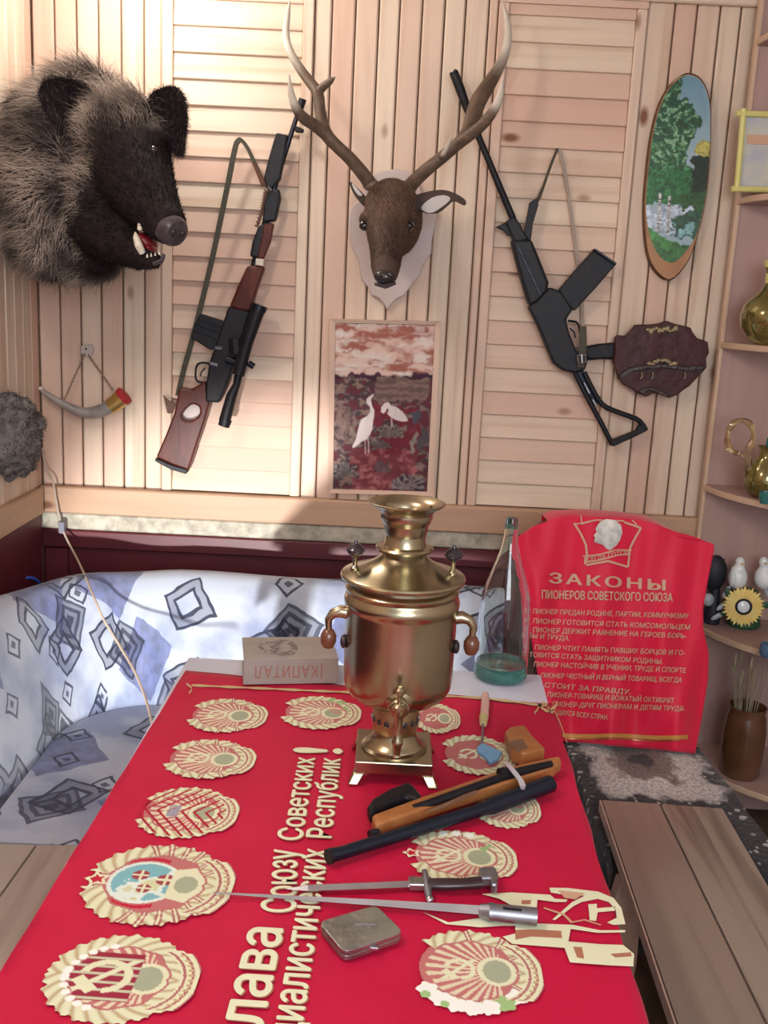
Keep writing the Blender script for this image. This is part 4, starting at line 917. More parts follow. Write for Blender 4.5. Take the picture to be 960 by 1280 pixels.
# throw over the seat
def throw_material():
    m, nt, b = newmat('patterned_plush'); b.inputs['Roughness'].default_value = 0.95; b.inputs['Sheen Weight'].default_value = 0.15
    uv = N(nt, 'ShaderNodeUVMap'); sep = N(nt, 'ShaderNodeSeparateXYZ'); nt.links.new(uv.outputs[0], sep.inputs[0])
    def mm(op, a, bb=None):
        n = N(nt, 'ShaderNodeMath', operation=op)
        for i, v in enumerate((a, bb)):
            if v is None: continue
            if isinstance(v, (int, float)): n.inputs[i].default_value = v
            else: nt.links.new(v, n.inputs[i])
        return n.outputs[0]
    nz = N(nt, 'ShaderNodeTexNoise', Scale=9.0, Detail=6.0); nt.links.new(uv.outputs[0], nz.inputs['Vector'])
    # distance from the middle of the throw: pale medallion with a tan heart, then a dark border with white flecks
    du = mm('ABSOLUTE', mm('SUBTRACT', sep.outputs[0], 0.5)); dv = mm('ABSOLUTE', mm('SUBTRACT', sep.outputs[1], 0.14))
    d = mm('ADD', mm('MAXIMUM', mm('MULTIPLY', du, 2.0), mm('MULTIPLY', dv, 2.0)), mm('MULTIPLY', mm('SUBTRACT', nz.outputs['Fac'], 0.5), 0.55))
    r1 = ramp(nt, [(0.08, (0.04, 0.035, 0.04)), (0.14, (0.20, 0.15, 0.13)), (0.28, (0.22, 0.17, 0.15)), (0.36, (0.62, 0.60, 0.57)), (0.56, (0.52, 0.51, 0.50)), (0.64, (0.03, 0.027, 0.034)), (0.9, (0.025, 0.024, 0.03))]); nt.links.new(d, r1.inputs[0])
    vo = N(nt, 'ShaderNodeTexVoronoi', Scale=30.0); nt.links.new(uv.outputs[0], vo.inputs['Vector'])
    fl = ramp(nt, [(0.24, (1, 1, 1)), (0.36, (0, 0, 0))]); nt.links.new(vo.outputs['Distance'], fl.inputs[0])
    sp = N(nt, 'ShaderNodeSeparateColor'); nt.links.new(vo.outputs['Color'], sp.inputs[0]); gt = mm('GREATER_THAN', sp.outputs[0], 0.3)
    far = mm('GREATER_THAN', d, 0.56); fac = mm('MULTIPLY', mm('MULTIPLY', fl.outputs[0], gt), far)
    mx = N(nt, 'ShaderNodeMixRGB'); mx.inputs[2].default_value = (0.42, 0.42, 0.42, 1); nt.links.new(fac, mx.inputs[0]); nt.links.new(r1.outputs[0], mx.inputs[1])
    n2 = N(nt, 'ShaderNodeTexNoise', Scale=60.0, Detail=3.0); nt.links.new(uv.outputs[0], n2.inputs['Vector'])
    r2 = ramp(nt, [(0.38, (0.45, 0.45, 0.45)), (0.6, (1, 1, 1))]); nt.links.new(n2.outputs['Fac'], r2.inputs[0])
    m2 = N(nt, 'ShaderNodeMixRGB', blend_type='MULTIPLY'); m2.inputs[0].default_value = 0.8; nt.links.new(mx.outputs[0], m2.inputs[1]); nt.links.new(r2.outputs[0], m2.inputs[2])
    nt.links.new(m2.outputs[0], b.inputs['Base Color'])
    bp = N(nt, 'ShaderNodeBump', Strength=0.5, Distance=0.01); nt.links.new(n2.outputs['Fac'], bp.inputs['Height']); nt.links.new(bp.outputs[0], b.inputs['Normal'])
    return m
M['throw'] = throw_material()
th = thing('patterned_throw', (sum(sq, V((0,0,0)))/4), 'dark plush throw with a pale grey medallion spread over the chair seat', 'throw')
tu = [(-0.30, -0.22), (-0.16, -0.04), (-0.02, -0.012)] ; P = []; uvs = []; nu, nv_ = 34, 30
for j in range(nv_):
    v = j/(nv_-1); row = []; fl_ = 1.0
    for i in range(nu):
        u = -0.22+1.44*i/(nu-1); uu = min(1, max(0, u)); vv_ = min(1, v/0.85)
        p = (sq[0]*(1-uu)+sq[1]*uu)*(1-vv_)+(sq[3]*(1-uu)+sq[2]*uu)*vv_; p = p.copy(); p.z = SEATZ+0.012+0.005*math.sin(uu*9+v*7)*math.sin(v*13)
        if vv_ < 0.02: p.y -= 0.004
        w_ = 0.42
        if u < 0: p.x -= 0.012+0.012*math.sin(v*30)*min(1, -u*8); p.z -= (-u)*w_*1.5
        if u > 1: p.x += 0.010+0.5*(u-1)*w_+0.010*math.sin(v*26)*min(1, (u-1)*8); p.z -= (u-1)*w_*1.2
        if v > 0.85: p.y -= 0.012; p.z -= (v-0.85)*1.4
        row.append(p); uvs.append(((u+0.22)/1.44, v))
    P.append(row)
o = MB().grid(P).build('throw_cloth', M['throw'], th, smooth=60); setuv(o, lambda co, i: uvs[i]); s_ = o.modifiers.new('thick', 'SOLIDIFY'); s_.thickness = 0.008; s_.offset = 0

# red banner hung over the chair back
bn = thing('hanging_banner', V(((xa+xb_)/2, CYB, 0.40)), 'bright red banner with rows of pale lettering draped over the chair back', 'banner')
LB = [(646, 0), (700, 0)]
left_pts = [(645, 664), (655, 646), (678, 641)]
def bleft(y): return np.interp(y, [640, 650, 668, 690, 702, 730, 800, 860, 925], [690, 668, 648, 640, 650, 655, 664, 676, 700])
def bright_(y): return np.interp(y, [640, 652, 662, 672, 690, 720, 760, 785, 815, 850, 900, 948], [835, 850, 880, 893, 892, 886, 879, 879, 886, 885, 877, 868])
def btop(t): return 643+8*t
def bbot(t): return 926+16*t
def bfold(x, y):
    f = (y-640)/300; s = 0.0045+0.010*f
    return CYB+0.010-0.055*max(0, f)**1.2 - s*(math.sin((x-y*0.10)/13.0+0.6*math.sin(y/60))+0.5*math.sin((x+y*0.2)/6.5)) - 0.02*max(0, 1-abs(x-655-0.15*(y-640))/20)*0.4
def bpt(x, y, off=0): return pY(x, y, bfold(x, y)-off)
nr, nc = 64, 60; P = []
for j in range(nr):
    v = j/(nr-1); row = []
    for i in range(nc):
        t = i/(nc-1); y_ = btop(t)*(1-v)+bbot(t)*v; x_ = bleft(y_)*(1-t)+bright_(y_)*t
        if v < 0.12:
            # rounded shoulders
            y_ += (abs(t-0.45)*2)**4*14*(1-v/0.12)
        row.append(bpt(x_, y_))
    P.append(row)
top = P[0]; bk1 = [V((p.x, CYB+0.03, p.z+0.004)) for p in top]; bk2 = [V((p.x, CYB+0.10, p.z)) for p in top]; bk3 = [V((p.x, CYB+0.115, p.z-0.35)) for p in top]
P = [bk3, bk2, bk1]+P
o = MB().grid(P).build('silk', M['redcloth2'], bn, smooth=60); s_ = o.modifiers.new('thick', 'SOLIDIFY'); s_.thickness = 0.0015; s_.offset = -1
if True:
    pass
def refine(P, F, mx):
    bm = bmesh.new(); vs = [bm.verts.new(p) for p in P]
    for f in F: bm.faces.new([vs[i] for i in f])
    for _ in range(3):
        e = [e for e in bm.edges if e.calc_length() > mx]
        if not e: break
        bmesh.ops.subdivide_edges(bm, edges=e, cuts=1); bmesh.ops.triangulate(bm, faces=[f for f in bm.faces if len(f.verts) > 4])
    bm.verts.index_update(); r = np.array([v.co[:] for v in bm.verts]), [[v.index for v in f.verts] for f in bm.faces]; bm.free(); return r
def banner_text(body, a, b, h, m, name='lettering', bold=0.012, italic=0.0, spacing=1.0):
    """a, b: baseline start and end pixel; h: capital height in pixels"""
    Pt, Fc = textmesh(body, bold, spacing); x0, x1 = Pt[:, 0].min(), Pt[:, 0].max()
    if h > 8: Pt, Fc = refine(Pt, Fc, 0.25)
    a = np.array(a, float); b = np.array(b, float); d = (b-a)/(x1-x0); out = []
    for p in Pt:
        q = a+d*(p[0]-x0+italic*p[1])+np.array((0.02, -1))*p[1]/0.729*h; out.append(bpt(q[0], q[1], 0.0042+p[2]*8e-5))
    MB().add(out, Fc).build(name, M[m], bn, smooth=0)
banner_text('ЗАКОНЫ', (686, 728.5), (832, 738), 13, 'printdim', 'title', 0.03, spacing=1.25)
banner_text('ПИОНЕРОВ СОВЕТСКОГО СОЮЗА', (677, 748), (841, 752), 10.5, 'printdim', 'title', 0.03)
LN = [('ПИОНЕР ПРЕДАН РОДИНЕ, ПАРТИИ, КОММУНИЗМУ', 666, 767, 860, 773), ('ПИОНЕР ГОТОВИТСЯ СТАТЬ КОМСОМОЛЬЦЕМ', 666, 779, 862, 787), ('ПИОНЕР ДЕРЖИТ РАВНЕНИЕ НА ГЕРОЕВ БОРЬ-', 666, 790, 858, 798),
      ('БЫ И ТРУДА.', 660, 797, 712, 801), ('ПИОНЕР ЧТИТ ПАМЯТЬ ПАВШИХ БОРЦОВ И ГО-', 668, 812, 856, 819), ('ТОВИТСЯ СТАТЬ ЗАЩИТНИКОМ РОДИНЫ.', 661, 821, 828, 830), ('ПИОНЕР НАСТОЙЧИВ В УЧЕНИИ, ТРУДЕ И СПОРТЕ', 667, 833, 857, 841),
      ('ПИОНЕР ЧЕСТНЫЙ И ВЕРНЫЙ ТОВАРИЩ, ВСЕГДА', 676, 847, 852, 853), ('СТОИТ ЗА ПРАВДУ.', 680, 859, 788, 868), ('ПИОНЕР-ТОВАРИЩ И ВОЖАТЫЙ ОКТЯБРЯТ', 684, 871, 842, 879), ('ПИОНЕР-ДРУГ ПИОНЕРАМ И ДЕТЯМ ТРУДЯ-', 690, 883, 856, 889), ('ЩИХСЯ ВСЕХ СТРАН.', 696, 893, 760, 900)]
for s, x0, y0_, x1, y1 in LN: banner_text(s, (x0, y0_), (x1, y1), 6.2, 'printdim', 'text_line', 0.018, 0.15)
def bpoly(pts, m, name, off=0.0045):
    return MB().add([bpt(x, y, off) for x, y in pts], [tuple(range(len(pts)))]).build(name, M[m], bn, smooth=0)
def bstroke(pts, wpx, m, name='badge_outline', close=False):
    pts = [np.array(p, float) for p in pts]
    if close: pts.append(pts[0])
    mb = MB()
    for a, b in zip(pts[:-1], pts[1:]):
        d = (b-a)/np.linalg.norm(b-a); n = np.array((-d[1], d[0]))*wpx/2; k = 6; vs = []
        for i in range(k+1):
            c = a+(b-a)*i/k; vs += [bpt(*(c-n), 0.0043), bpt(*(c+n), 0.0043)]
        mb.add(vs, [(2*i, 2*i+1, 2*i+3, 2*i+2) for i in range(k)])
    return mb.build(name, M[m], bn, smooth=0)
def q5(*p): return [(640+x/4, 640+y/4) for x, y in p]
bstroke(q5((310, 55), (345, 110), (370, 165), (375, 215), (365, 262)), 2.6, 'printdim'); bstroke(q5((315, 62), (420, 40), (560, 45)), 1.8, 'printdim')
bstroke(q5((345, 15), (350, 60), (400, 45)), 1.6, 'printdim'); bstroke(q5((560, 50), (645, 80), (610, 140), (590, 180), (580, 275), (480, 245), (372, 265)), 2.6, 'printdim')
bstroke(q5((600, 40), (625, 65)), 1.6, 'printdim')
hd = q5((440, 50), (470, 35), (515, 40), (545, 65), (552, 105), (540, 140), (525, 165), (490, 192), (470, 182), (455, 165), (432, 158), (410, 150), (415, 128), (408, 118), (422, 100), (418, 85), (428, 65))
c0 = np.mean(np.array(hd), 0); mb = MB(); vs = [bpt(*c0, 0.012)]+[bpt(*(c0+(np.array(p)-c0)*0.75), 0.0095) for p in hd]+[bpt(*p, 0.004) for p in hd]; k = len(hd)
mb.add(vs, [(0, 1+i, 1+(i+1) % k) for i in range(k)]+[(1+i, 1+k+i, 1+k+(i+1) % k, 1+(i+1) % k) for i in range(k)]); mb.build('profile_head', M['printwhite'], bn)
bstroke(q5((355, 222), (440, 212), (520, 190), (600, 190)), 1.6, 'printdim', 'ribbon_outline'); bstroke(q5((368, 252), (450, 238), (530, 215), (590, 212)), 1.6, 'printdim', 'ribbon_outline')
banner_text('ВСЕГДА', (730, 702.5), (757, 698), 5.5, 'printdim', 'ribbon_text', 0.02); banner_text('ГОТОВ', (760, 697), (786, 692), 5.5, 'printdim', 'ribbon_text', 0.02)
def bline_(y, x0, x1, dy, wpx, m): bstroke([(x0+(x1-x0)*i/8, y+dy*i/8+0.9*math.sin(i*1.3)) for i in range(9)], wpx, m, 'fringe_stripe')
bline_(919, 703, 860, 3, 5.0, 'fringe'); bline_(923, 708, 850, 3, 1.2, 'gold')

# ================================================================== ON THE WALL
def wallpts(pts, Y): return [pY(x, y, Y) for x, y in pts]
def plate(name, pts, Y, th, m, parent, holes=(), bevel=0.003, bseg=2):
    """outline facing the room at depth Y, th metres thick towards the wall"""
    return MB().prism(wallpts(pts, Y), (0, th, 0), [wallpts(h, Y) for h in holes]).build(name, m, parent, smooth=0, bevel=bevel, bseg=bseg)
def rp(px, Y): return px/F_PX*Y*1.0
# --- scoped rifle (crop 2.56, offset 180,110)
def g1(*L): return [(180+x/2.56, 110+y/2.56) for x, y in L]
Y1 = WY-0.045
r = thing('scoped_rifle', pY(290, 400, WY), 'long scoped rifle with a red-brown wooden stock and thumbhole on the left louvred panel', 'rifle')
def wt(name, pts, rad, m, parent, Y=Y1, seg=14, **k): 
    return MB().tube(wallpts(pts, Y), [rp(q, Y) for q in rad] if hasattr(rad, '__len__') else rp(rad, Y), seg, **k).build(name, m, parent)
wt('barrel', g1((506, 40), (470, 150), (428, 285), (402, 372)), [2.9, 2.9, 3.1, 3.4], M['gunsteel'], r)
wt('gas_tube', g1((408, 325), (388, 440), (350, 580), (312, 716)), [4.4, 4.4, 4.6, 5.0], M['black'], r)
wt('flash_hider', g1((508, 36), (497, 72)), [4.6, 4.2], M['black'], r)
plate('front_sight', g1((478, 118), (500, 126), (512, 132), (508, 142), (484, 140)), Y1-0.012, 0.02, M['black'], r)
plate('muzzle_cover', g1((422, 142), (460, 150), (452, 205), (436, 290), (410, 322), (390, 318), (383, 285), (398, 225)), Y1-0.016, 0.03, M['black'], r, bevel=0.005)
plate('gas_block', g1((398, 330), (432, 322), (436, 352), (420, 425), (378, 430), (384, 372)), Y1-0.02, 0.036, M['black'], r, bevel=0.005)
plate('upper_handguard', g1((366, 440), (398, 430), (414, 432), (402, 490), (376, 545), (338, 540), (346, 492)), Y1-0.021, 0.04, M['black'], r, bevel=0.006)
plate('handguard_panel', g1((384, 436), (416, 434), (404, 494), (382, 548), (362, 545), (374, 490)), Y1-0.026, 0.02, M['walnut'], r, bevel=0.004)
plate('white_band', g1((358, 545), (384, 548), (382, 570), (356, 567)), Y1-0.030, 0.045, M['pages'], r, bevel=0.002)
plate('lower_handguard', g1((330, 568), (360, 568), (386, 572), (362, 640), (340, 716), (300, 712), (272, 700), (300, 632)), Y1-0.024, 0.042, M['walnut'], r, bevel=0.008, bseg=3)
plate('receiver', g1((270, 698), (340, 716), (318, 790), (290, 880), (262, 960), (240, 1008), (196, 1004), (196, 960), (208, 880), (236, 800)), Y1-0.022, 0.04, M['black'], r, bevel=0.006)
plate('magazine', g1((180, 722), (262, 748), (246, 832), (212, 838), (150, 800), (160, 762)), Y1-0.012, 0.022, M['black'], r, bevel=0.004)
for a in (0.25, 0.5, 0.75):
    x0, y0_ = 180*(1-a)+154*a, 722*(1-a)+795*a; x1, y1 = 262*(1-a)+246*a, 748*(1-a)+830*a
    wt('magazine_rib', g1((x0, y0_), (x1, y1)), 0.8, M['gunsteel'], r, Y1-0.013, 6)
MB().tube(wallpts([tuple(p) for p in loopspl(g1((172, 884), (212, 886), (208, 934), (186, 942), (166, 930)), 24)]+[tuple(loopspl(g1((172, 884), (212, 886), (208, 934), (186, 942), (166, 930)), 24)[0])], Y1-0.004), rp(1.3, Y1), 8).build('trigger_guard', M['gunsteel'], r)
wt('trigger', g1((196, 895), (184, 908), (180, 922)), 0.9, M['gunsteel'], r)
st = g1((112, 958), (150, 965), (196, 938), (200, 980), (208, 1012), (196, 1060), (166, 1150), (142, 1224), (90, 1206), (38, 1182), (70, 1108), (96, 1040))
hole = [tuple(p) for p in loopspl(g1((150, 1014), (176, 1020), (176, 1046), (152, 1064), (126, 1062), (120, 1044)), 18)]
plate('stock', st, Y1-0.018, 0.034, M['walnut'], r, [hole], bevel=0.006, bseg=3)
plate('butt_pad', g1((36, 1184), (92, 1208), (142, 1222), (134, 1236), (86, 1222), (34, 1194)), Y1-0.016, 0.034, M['black'], r)
plate('thumbhole_liner', g1(*[( (x-180)*2.56, (y-110)*2.56) for x, y in hole]), Y1+0.012, 0.004, M['shield'], r, bevel=0)
sc_ = wt('scope', g1((368, 700), (362, 716), (330, 812), (302, 918)), [9.2, 9.0, 7.6, 7.6], M['black'], r, Y1-0.055, 20)
wt('objective_ring', g1((371, 694), (365, 712)), [9.8, 9.8], M['gunsteel'], sc_, Y1-0.055, 20)
wt('eyepiece', g1((302, 920), (296, 950), (280, 985), (258, 1066)), [5.2, 4.6, 6.6, 7.4], M['black'], sc_, Y1-0.055, 18)
wt('eyecup', g1((262, 1060), (255, 1082)), [8.0, 7.2], M['black'], sc_, Y1-0.055, 18)
wt('scope_mount', g1((296, 800), (300, 850)), [10, 10], M['black'], r, Y1-0.035, 10)
wt('scope_mount', g1((262, 868), (330, 888)), [5, 5], M['gunsteel'], r, Y1-0.040, 10)
wt('windage_knob', g1((334, 880), (352, 892)), [4, 4], M['gunsteel'], sc_, Y1-0.055, 12)
wt('glint_screw', g1((228, 830), (250, 832)), [2.5, 2.5], M['steel'], r, Y1-0.026, 8)
wt('charging_lever', g1((212, 880), (236, 886)), [2.2, 2.2], M['steel'], r, Y1-0.028, 8)
sp_ = spl([(*p, 0) for p in g1((108, 985), (128, 900), (165, 765), (215, 560), (262, 340), (290, 200), (300, 172), (312, 168), (330, 190), (352, 235), (384, 306))], 40)
MB().ribbon([pY(p[0], p[1], WY-0.030-0.02*math.sin(i/39*PI)) for i, p in enumerate(sp_)], [rp(6.6 if i < 27 else 4.4, Y1) for i in range(40)], 0.003, (0.25, -1, 0)).build('sling', M['strap'], r, smooth=0)
wt('sling_tab', g1((352, 240), (384, 312)), [2.2, 3.2], M['leather'], r, Y1-0.014, 8)
mb = MB(); cs = g1((392, 330), (386, 360), (378, 395), (362, 442))
for i in range(13):
    t = i/12; p = spl(cs, 13)[i]; mb.tube(wallpts([(p[0]-3.2, p[1]-1.2), (p[0]+2.2, p[1]+1.2)], Y1-0.01), rp(0.9, Y1), 6)
mb.tube(wallpts(cs, Y1-0.006), rp(1.6, Y1), 8); mb.build('leather_lacing', M['leather'], r)
wt('sling_swivel', g1((396, 316), (408, 330)), [2.4, 2.4], M['steel'], r, Y1-0.022, 8)
plate('rear_sling_loop', g1((60, 980), (78, 1000), (100, 1010), (92, 1040), (74, 1042)), Y1+0.004, 0.008, M['leather'], r)

# --- black carbine (crop 2.611, offset 550,80)
def g2(*L): return [(550+x/2.611, 80+y/2.611) for x, y in L]
r = thing('black_carbine', pY(690, 330, WY), 'all black carbine with a straight magazine and folding wire stock on the right louvred panel', 'rifle')
wt('flash_hider', g2((44, 26), (66, 82), (90, 150)), [5.4, 5.6, 4.6], M['black'], r)
wt('muzzle_glint', g2((42, 22), (46, 30)), [4.4, 5.0], M['steel'], r)
wt('barrel', g2((84, 140), (140, 270), (236, 500), (256, 560)), [3.9, 3.9, 4.2, 5.0], M['black'], r)
plate('front_sight', g2((182, 532), (212, 518), (226, 530), (240, 560), (222, 560), (208, 544)), Y1-0.010, 0.02, M['black'], r)
plate('gas_block', g2((214, 515), (240, 496), (262, 520), (275, 548), (292, 572), (244, 586)), Y1-0.020, 0.036, M['black'], r, bevel=0.005)
plate('handguard', g2((232, 572), (300, 572), (324, 630), (356, 712), (352, 738), (322, 772), (292, 790), (276, 740), (248, 640)), Y1-0.024, 0.046, M['black'], r, bevel=0.008)
for k in range(5):
    t = k/4; a = (262+60*t, 612+130*t); wt('handguard_slot', g2((a[0]-8, a[1]-14), (a[0]+6, a[1]+12)), 1.1, M['gunsteel'], r, Y1-0.025, 6)
plate('receiver', g2((288, 792), (318, 772), (360, 728), (396, 742), (434, 800), (412, 836), (424, 880), (446, 935), (486, 962), (474, 1000), (440, 1010), (404, 1002), (370, 978), (322, 860)), Y1-0.022, 0.042, M['black'], r, bevel=0.006)
plate('magazine', g2((388, 738), (440, 676), (502, 608), (574, 656), (506, 734), (440, 806), (414, 790)), Y1-0.014, 0.026, M['black'], r, bevel=0.004)
plate('magazine_floorplate', g2((500, 606), (506, 601), (578, 650), (574, 658)), Y1-0.017, 0.032, M['gunsteel'], r, bevel=0.002)
plate('pistol_grip', g2((476, 922), (520, 914), (584, 908), (588, 966), (530, 964), (486, 968), (468, 950)), Y1+0.008, 0.030, M['black'], r, bevel=0.008, bseg=3)
MB().tube(wallpts([tuple(p) for p in spl(g2((418, 838), (448, 845), (458, 880), (468, 925)), 12)], Y1), rp(1.4, Y1), 8).build('trigger_guard', M['gunsteel'], r)
wt('trigger', g2((424, 862), (438, 876), (442, 894)), 1.0, M['gunsteel'], r)
stk = MB()
stk.tube(wallpts(g2((440, 1006), (470, 1068), (520, 1160), (562, 1242)), Y1), rp(3.2, Y1), 10); stk.tube(wallpts([tuple(p) for p in spl(g2((470, 1006), (500, 1065), (530, 1112), (580, 1136), (640, 1158), (662, 1178), (672, 1196)), 16)], Y1), rp(3.2, Y1), 10)
stk.build('wire_stock', M['black'], r)
plate('butt_plate', g2((552, 1232), (580, 1222), (640, 1198), (652, 1180), (668, 1172), (680, 1196), (640, 1216), (566, 1250)), Y1-0.012, 0.026, M['black'], r, bevel=0.004)
plate('stock_bracket', g2((438, 1004), (468, 1000), (502, 1062), (524, 1104), (504, 1116), (476, 1062)), Y1+0.004, 0.006, M['gunsteel'], r)
wt('stock_rivet', g2((470, 1040), (488, 1075)), 1.4, M['dullsteel'], r, Y1-0.003, 6)
wt('stock_rivet', g2((498, 1095), (508, 1112)), 1.4, M['dullsteel'], r, Y1-0.003, 6)
MB().ribbon([pY(x, y, WY-0.028) for x, y in [tuple(p) for p in spl(g2((286, 545), (302, 480), (328, 425), (362, 330), (378, 290), (384, 276)), 14)]], [rp(4.2 if i < 6 else 3.0, Y1) for i in range(14)], 0.003, (0.2, -1, 0)).build('sling_front', M['strap'], r, smooth=0)
plate('sling_buckle_flap', g2((272, 560), (292, 452), (318, 436), (322, 460), (304, 520), (296, 585), (280, 590)), Y1-0.008, 0.008, M['black'], r, bevel=0.002)
MB().ribbon([pY(x, y, WY-0.016) for x, y in [tuple(p) for p in spl(g2((384, 276), (396, 296), (412, 380), (430, 500), (448, 640), (462, 760), (466, 860)), 18)]], rp(4.4, Y1), 0.002, (0.2, -1, 0)).build('sling_rear', M['greystrap'], r, smooth=0)
plate('sling_end', g2((456, 855), (478, 855), (480, 920), (470, 990), (448, 990), (454, 920)), Y1-0.030, 0.004, M['strap'], r, bevel=0.001)
bq = wallpts(g2((448, 952), (476, 950), (478, 974), (450, 977), (448, 952)), Y1-0.036)
MB().tube(bq, 0.0024, 8).build('buckle', M['steel'], r); wt('buckle_tongue', g2((462, 948), (464, 976)), 0.9, M['steel'], r, Y1-0.037, 6)

# --- oval painting on a wood slice (crop 2.782, offset 740,60)
def g3(*L): return [(740+x/2.782, 60+y/2.782) for x, y in L]
r = thing('oval_painting', pY(848, 220, WY), 'tall oval slice of wood painted with a green birch forest and pale sky', 'painting')
ol = [tuple(p) for p in loopspl(g3((340, 91), (376, 108), (402, 155), (413, 225), (412, 330), (404, 460), (388, 570), (362, 665), (330, 745), (272, 804), (218, 765), (192, 690), (184, 560), (192, 440), (208, 310), (234, 205), (270, 135), (310, 99)), 72)]
MB().prism(wallpts(ol, WY-0.035), (0, 0.032, 0)).build('slice', M['slice'], r, smooth=30, bevel=0.004)
mb = MB(); pw = wallpts(ol, WY-0.0335); mb.add([p+V((0, 0, 0)) for p in pw]+[p+V((0, 0.029, 0)) for p in pw], [(i, (i+1) % 72, 72+(i+1) % 72, 72+i) for i in range(72)])
cw = sum(pw, V((0, 0, 0)))/72; mb.v = [cw+(p-cw)*1.012+V((0, (p.y-cw.y)*-0.012, 0)) for p in mb.v]; mb.build('bark_rim', M['bark'], r)
def raster(name, x0, y0, x1, y1, nx, ny, Y, fn, inside, m, parent):
    gx, gy = np.meshgrid(np.linspace(x0, x1, nx), np.linspace(y0, y1, ny)); col = fn(gx, gy); mk = inside(gx, gy)
    f = gridfaces(ny, nx); f = f[mk.ravel()[f].all(1)]; used = np.unique(f); rm = np.zeros(nx*ny, int); rm[used] = np.arange(len(used))
    d = np.array(FW)[None]+np.array(RT)[None]*((gx.ravel()[used]-CX)/F_PX)[:, None]-np.array(UP)[None]*((gy.ravel()[used]-CY)/F_PX)[:, None]
    p = np.array(CAM)+d*(Y/d[:, 1:2]); return npmesh(name, p, rm[f], m, parent, col.reshape(-1, 3)[used], smooth=False)
def in_poly(poly):
    P_ = np.array(poly)
    def f(x, y):
        c = np.zeros(x.shape, bool)
        for (xa_, ya_), (xb2, yb2) in zip(P_, np.roll(P_, -1, 0)):
            cr = ((ya_ > y) != (yb2 > y)) & (x < (xb2-xa_)*(y-ya_)/(yb2-ya_+1e-9)+xa_); c ^= cr
        return c
    return f
paint_ol = [tuple(p) for p in loopspl(g3((340, 94), (375, 110), (401, 156), (412, 225), (411, 330), (403, 460), (386, 570), (361, 655), (320, 716), (278, 748), (232, 722), (200, 650), (187, 560), (194, 440), (210, 310), (236, 206), (271, 137), (311, 101)), 60)]
def blur(c, k):
    for _ in range(k):
        p = np.pad(c, ((1, 1), (1, 1), (0, 0)), 'edge'); c = (p[:-2, 1:-1]+p[2:, 1:-1]+p[1:-1, :-2]+p[1:-1, 2:]+2*p[1:-1, 1:-1])/6
    return c
def forest(gx, gy):
    x = (gx-740)*2.782; y = (gy-60)*2.782; x0, y0 = x, y; x = x+34*(fbm(x0/22, y0/22, 61, 3)-0.5); y = y+34*(fbm(x0/22+7, y0/22+3, 63, 3)-0.5); n = fbm(x/28, y/28, 11, 4); n2 = fbm(x/9, y/9, 15, 3); col = np.empty(x.shape+(3,))
    sky = np.array((0.16, 0.36, 0.48))[None, None]*(1-np.clip((y-90)/280, 0, 1))[..., None]+np.array((0.42, 0.58, 0.66))*np.clip((y-90)/280, 0, 1)[..., None]; col[:] = sky+0.12*(n[..., None]-0.5)
    def put(c, s): col[s] = (np.array(c)*np.clip(0.05+1.9*n2, 0.15, 2)[..., None])[s]
    put((0.55, 0.50, 0.12), (np.hypot((x-392)/36, (y-355)/30) < 1+0.3*(n-0.5)))
    cr = (x < 352+26*np.sin(y/34)+40*(n-0.5)+np.where(y < 200, (y-200)*0.35, 0)) & (y < 545)
    put((0.025, 0.12, 0.05), cr); put((0.10, 0.30, 0.13), cr & (n2 > 0.58)); put((0.02, 0.16, 0.045), cr & (y > 420)); put((0.22, 0.40, 0.24), cr & (n2 > 0.64) & (y < 400)); put((0.06, 0.25, 0.08), cr & (fbm(x/5, y/7, 19, 2) > 0.62) & (y > 330))
    put((0.012, 0.03, 0.014), (x > 344+30*(n-0.5)) & (y > 375+40*(n-0.5)) & (y < 545)); put((0.03, 0.12, 0.03), (x > 300) & (y > 500) & (y < 570))
    put((0.62, 0.74, 0.88), (y > 555+14*np.sin(x/16)) & (y < 642) & (x < 352-0.3*(y-560))); put((0.03, 0.11, 0.06), (y > 570+(350-x)*0.3) & (x > 285) & (y < 660)); put((0.25, 0.50, 0.52), (y > 600) & (n > 0.52) & (x > 270))
    put((0.05, 0.26, 0.045), (y > 628+0.6*(x-200)*0.9)); put((0.10, 0.34, 0.10), (y > 628+0.54*(x-200)) & (fbm(x/5, y/5, 23, 2) > 0.58)); put((0.05, 0.20, 0.05), (y > 690))
    for bx_, t0, t1 in ((236, 515, 640), (270, 520, 636)):
        s = (np.abs(x0-bx_-(y0-520)*-0.05) < 5) & (y > t0) & (y < t1); put((0.75, 0.75, 0.72), s); put((0.12, 0.10, 0.12), s & (np.sin(y*0.45+bx_) > 0.6))
    return np.clip(blur(col, 1)*0.72, 0, 1)
raster('painted_scene', 805, 90, 892, 332, 170, 470, WY-0.0362, forest, in_poly(paint_ol), M['attrgloss'], r)

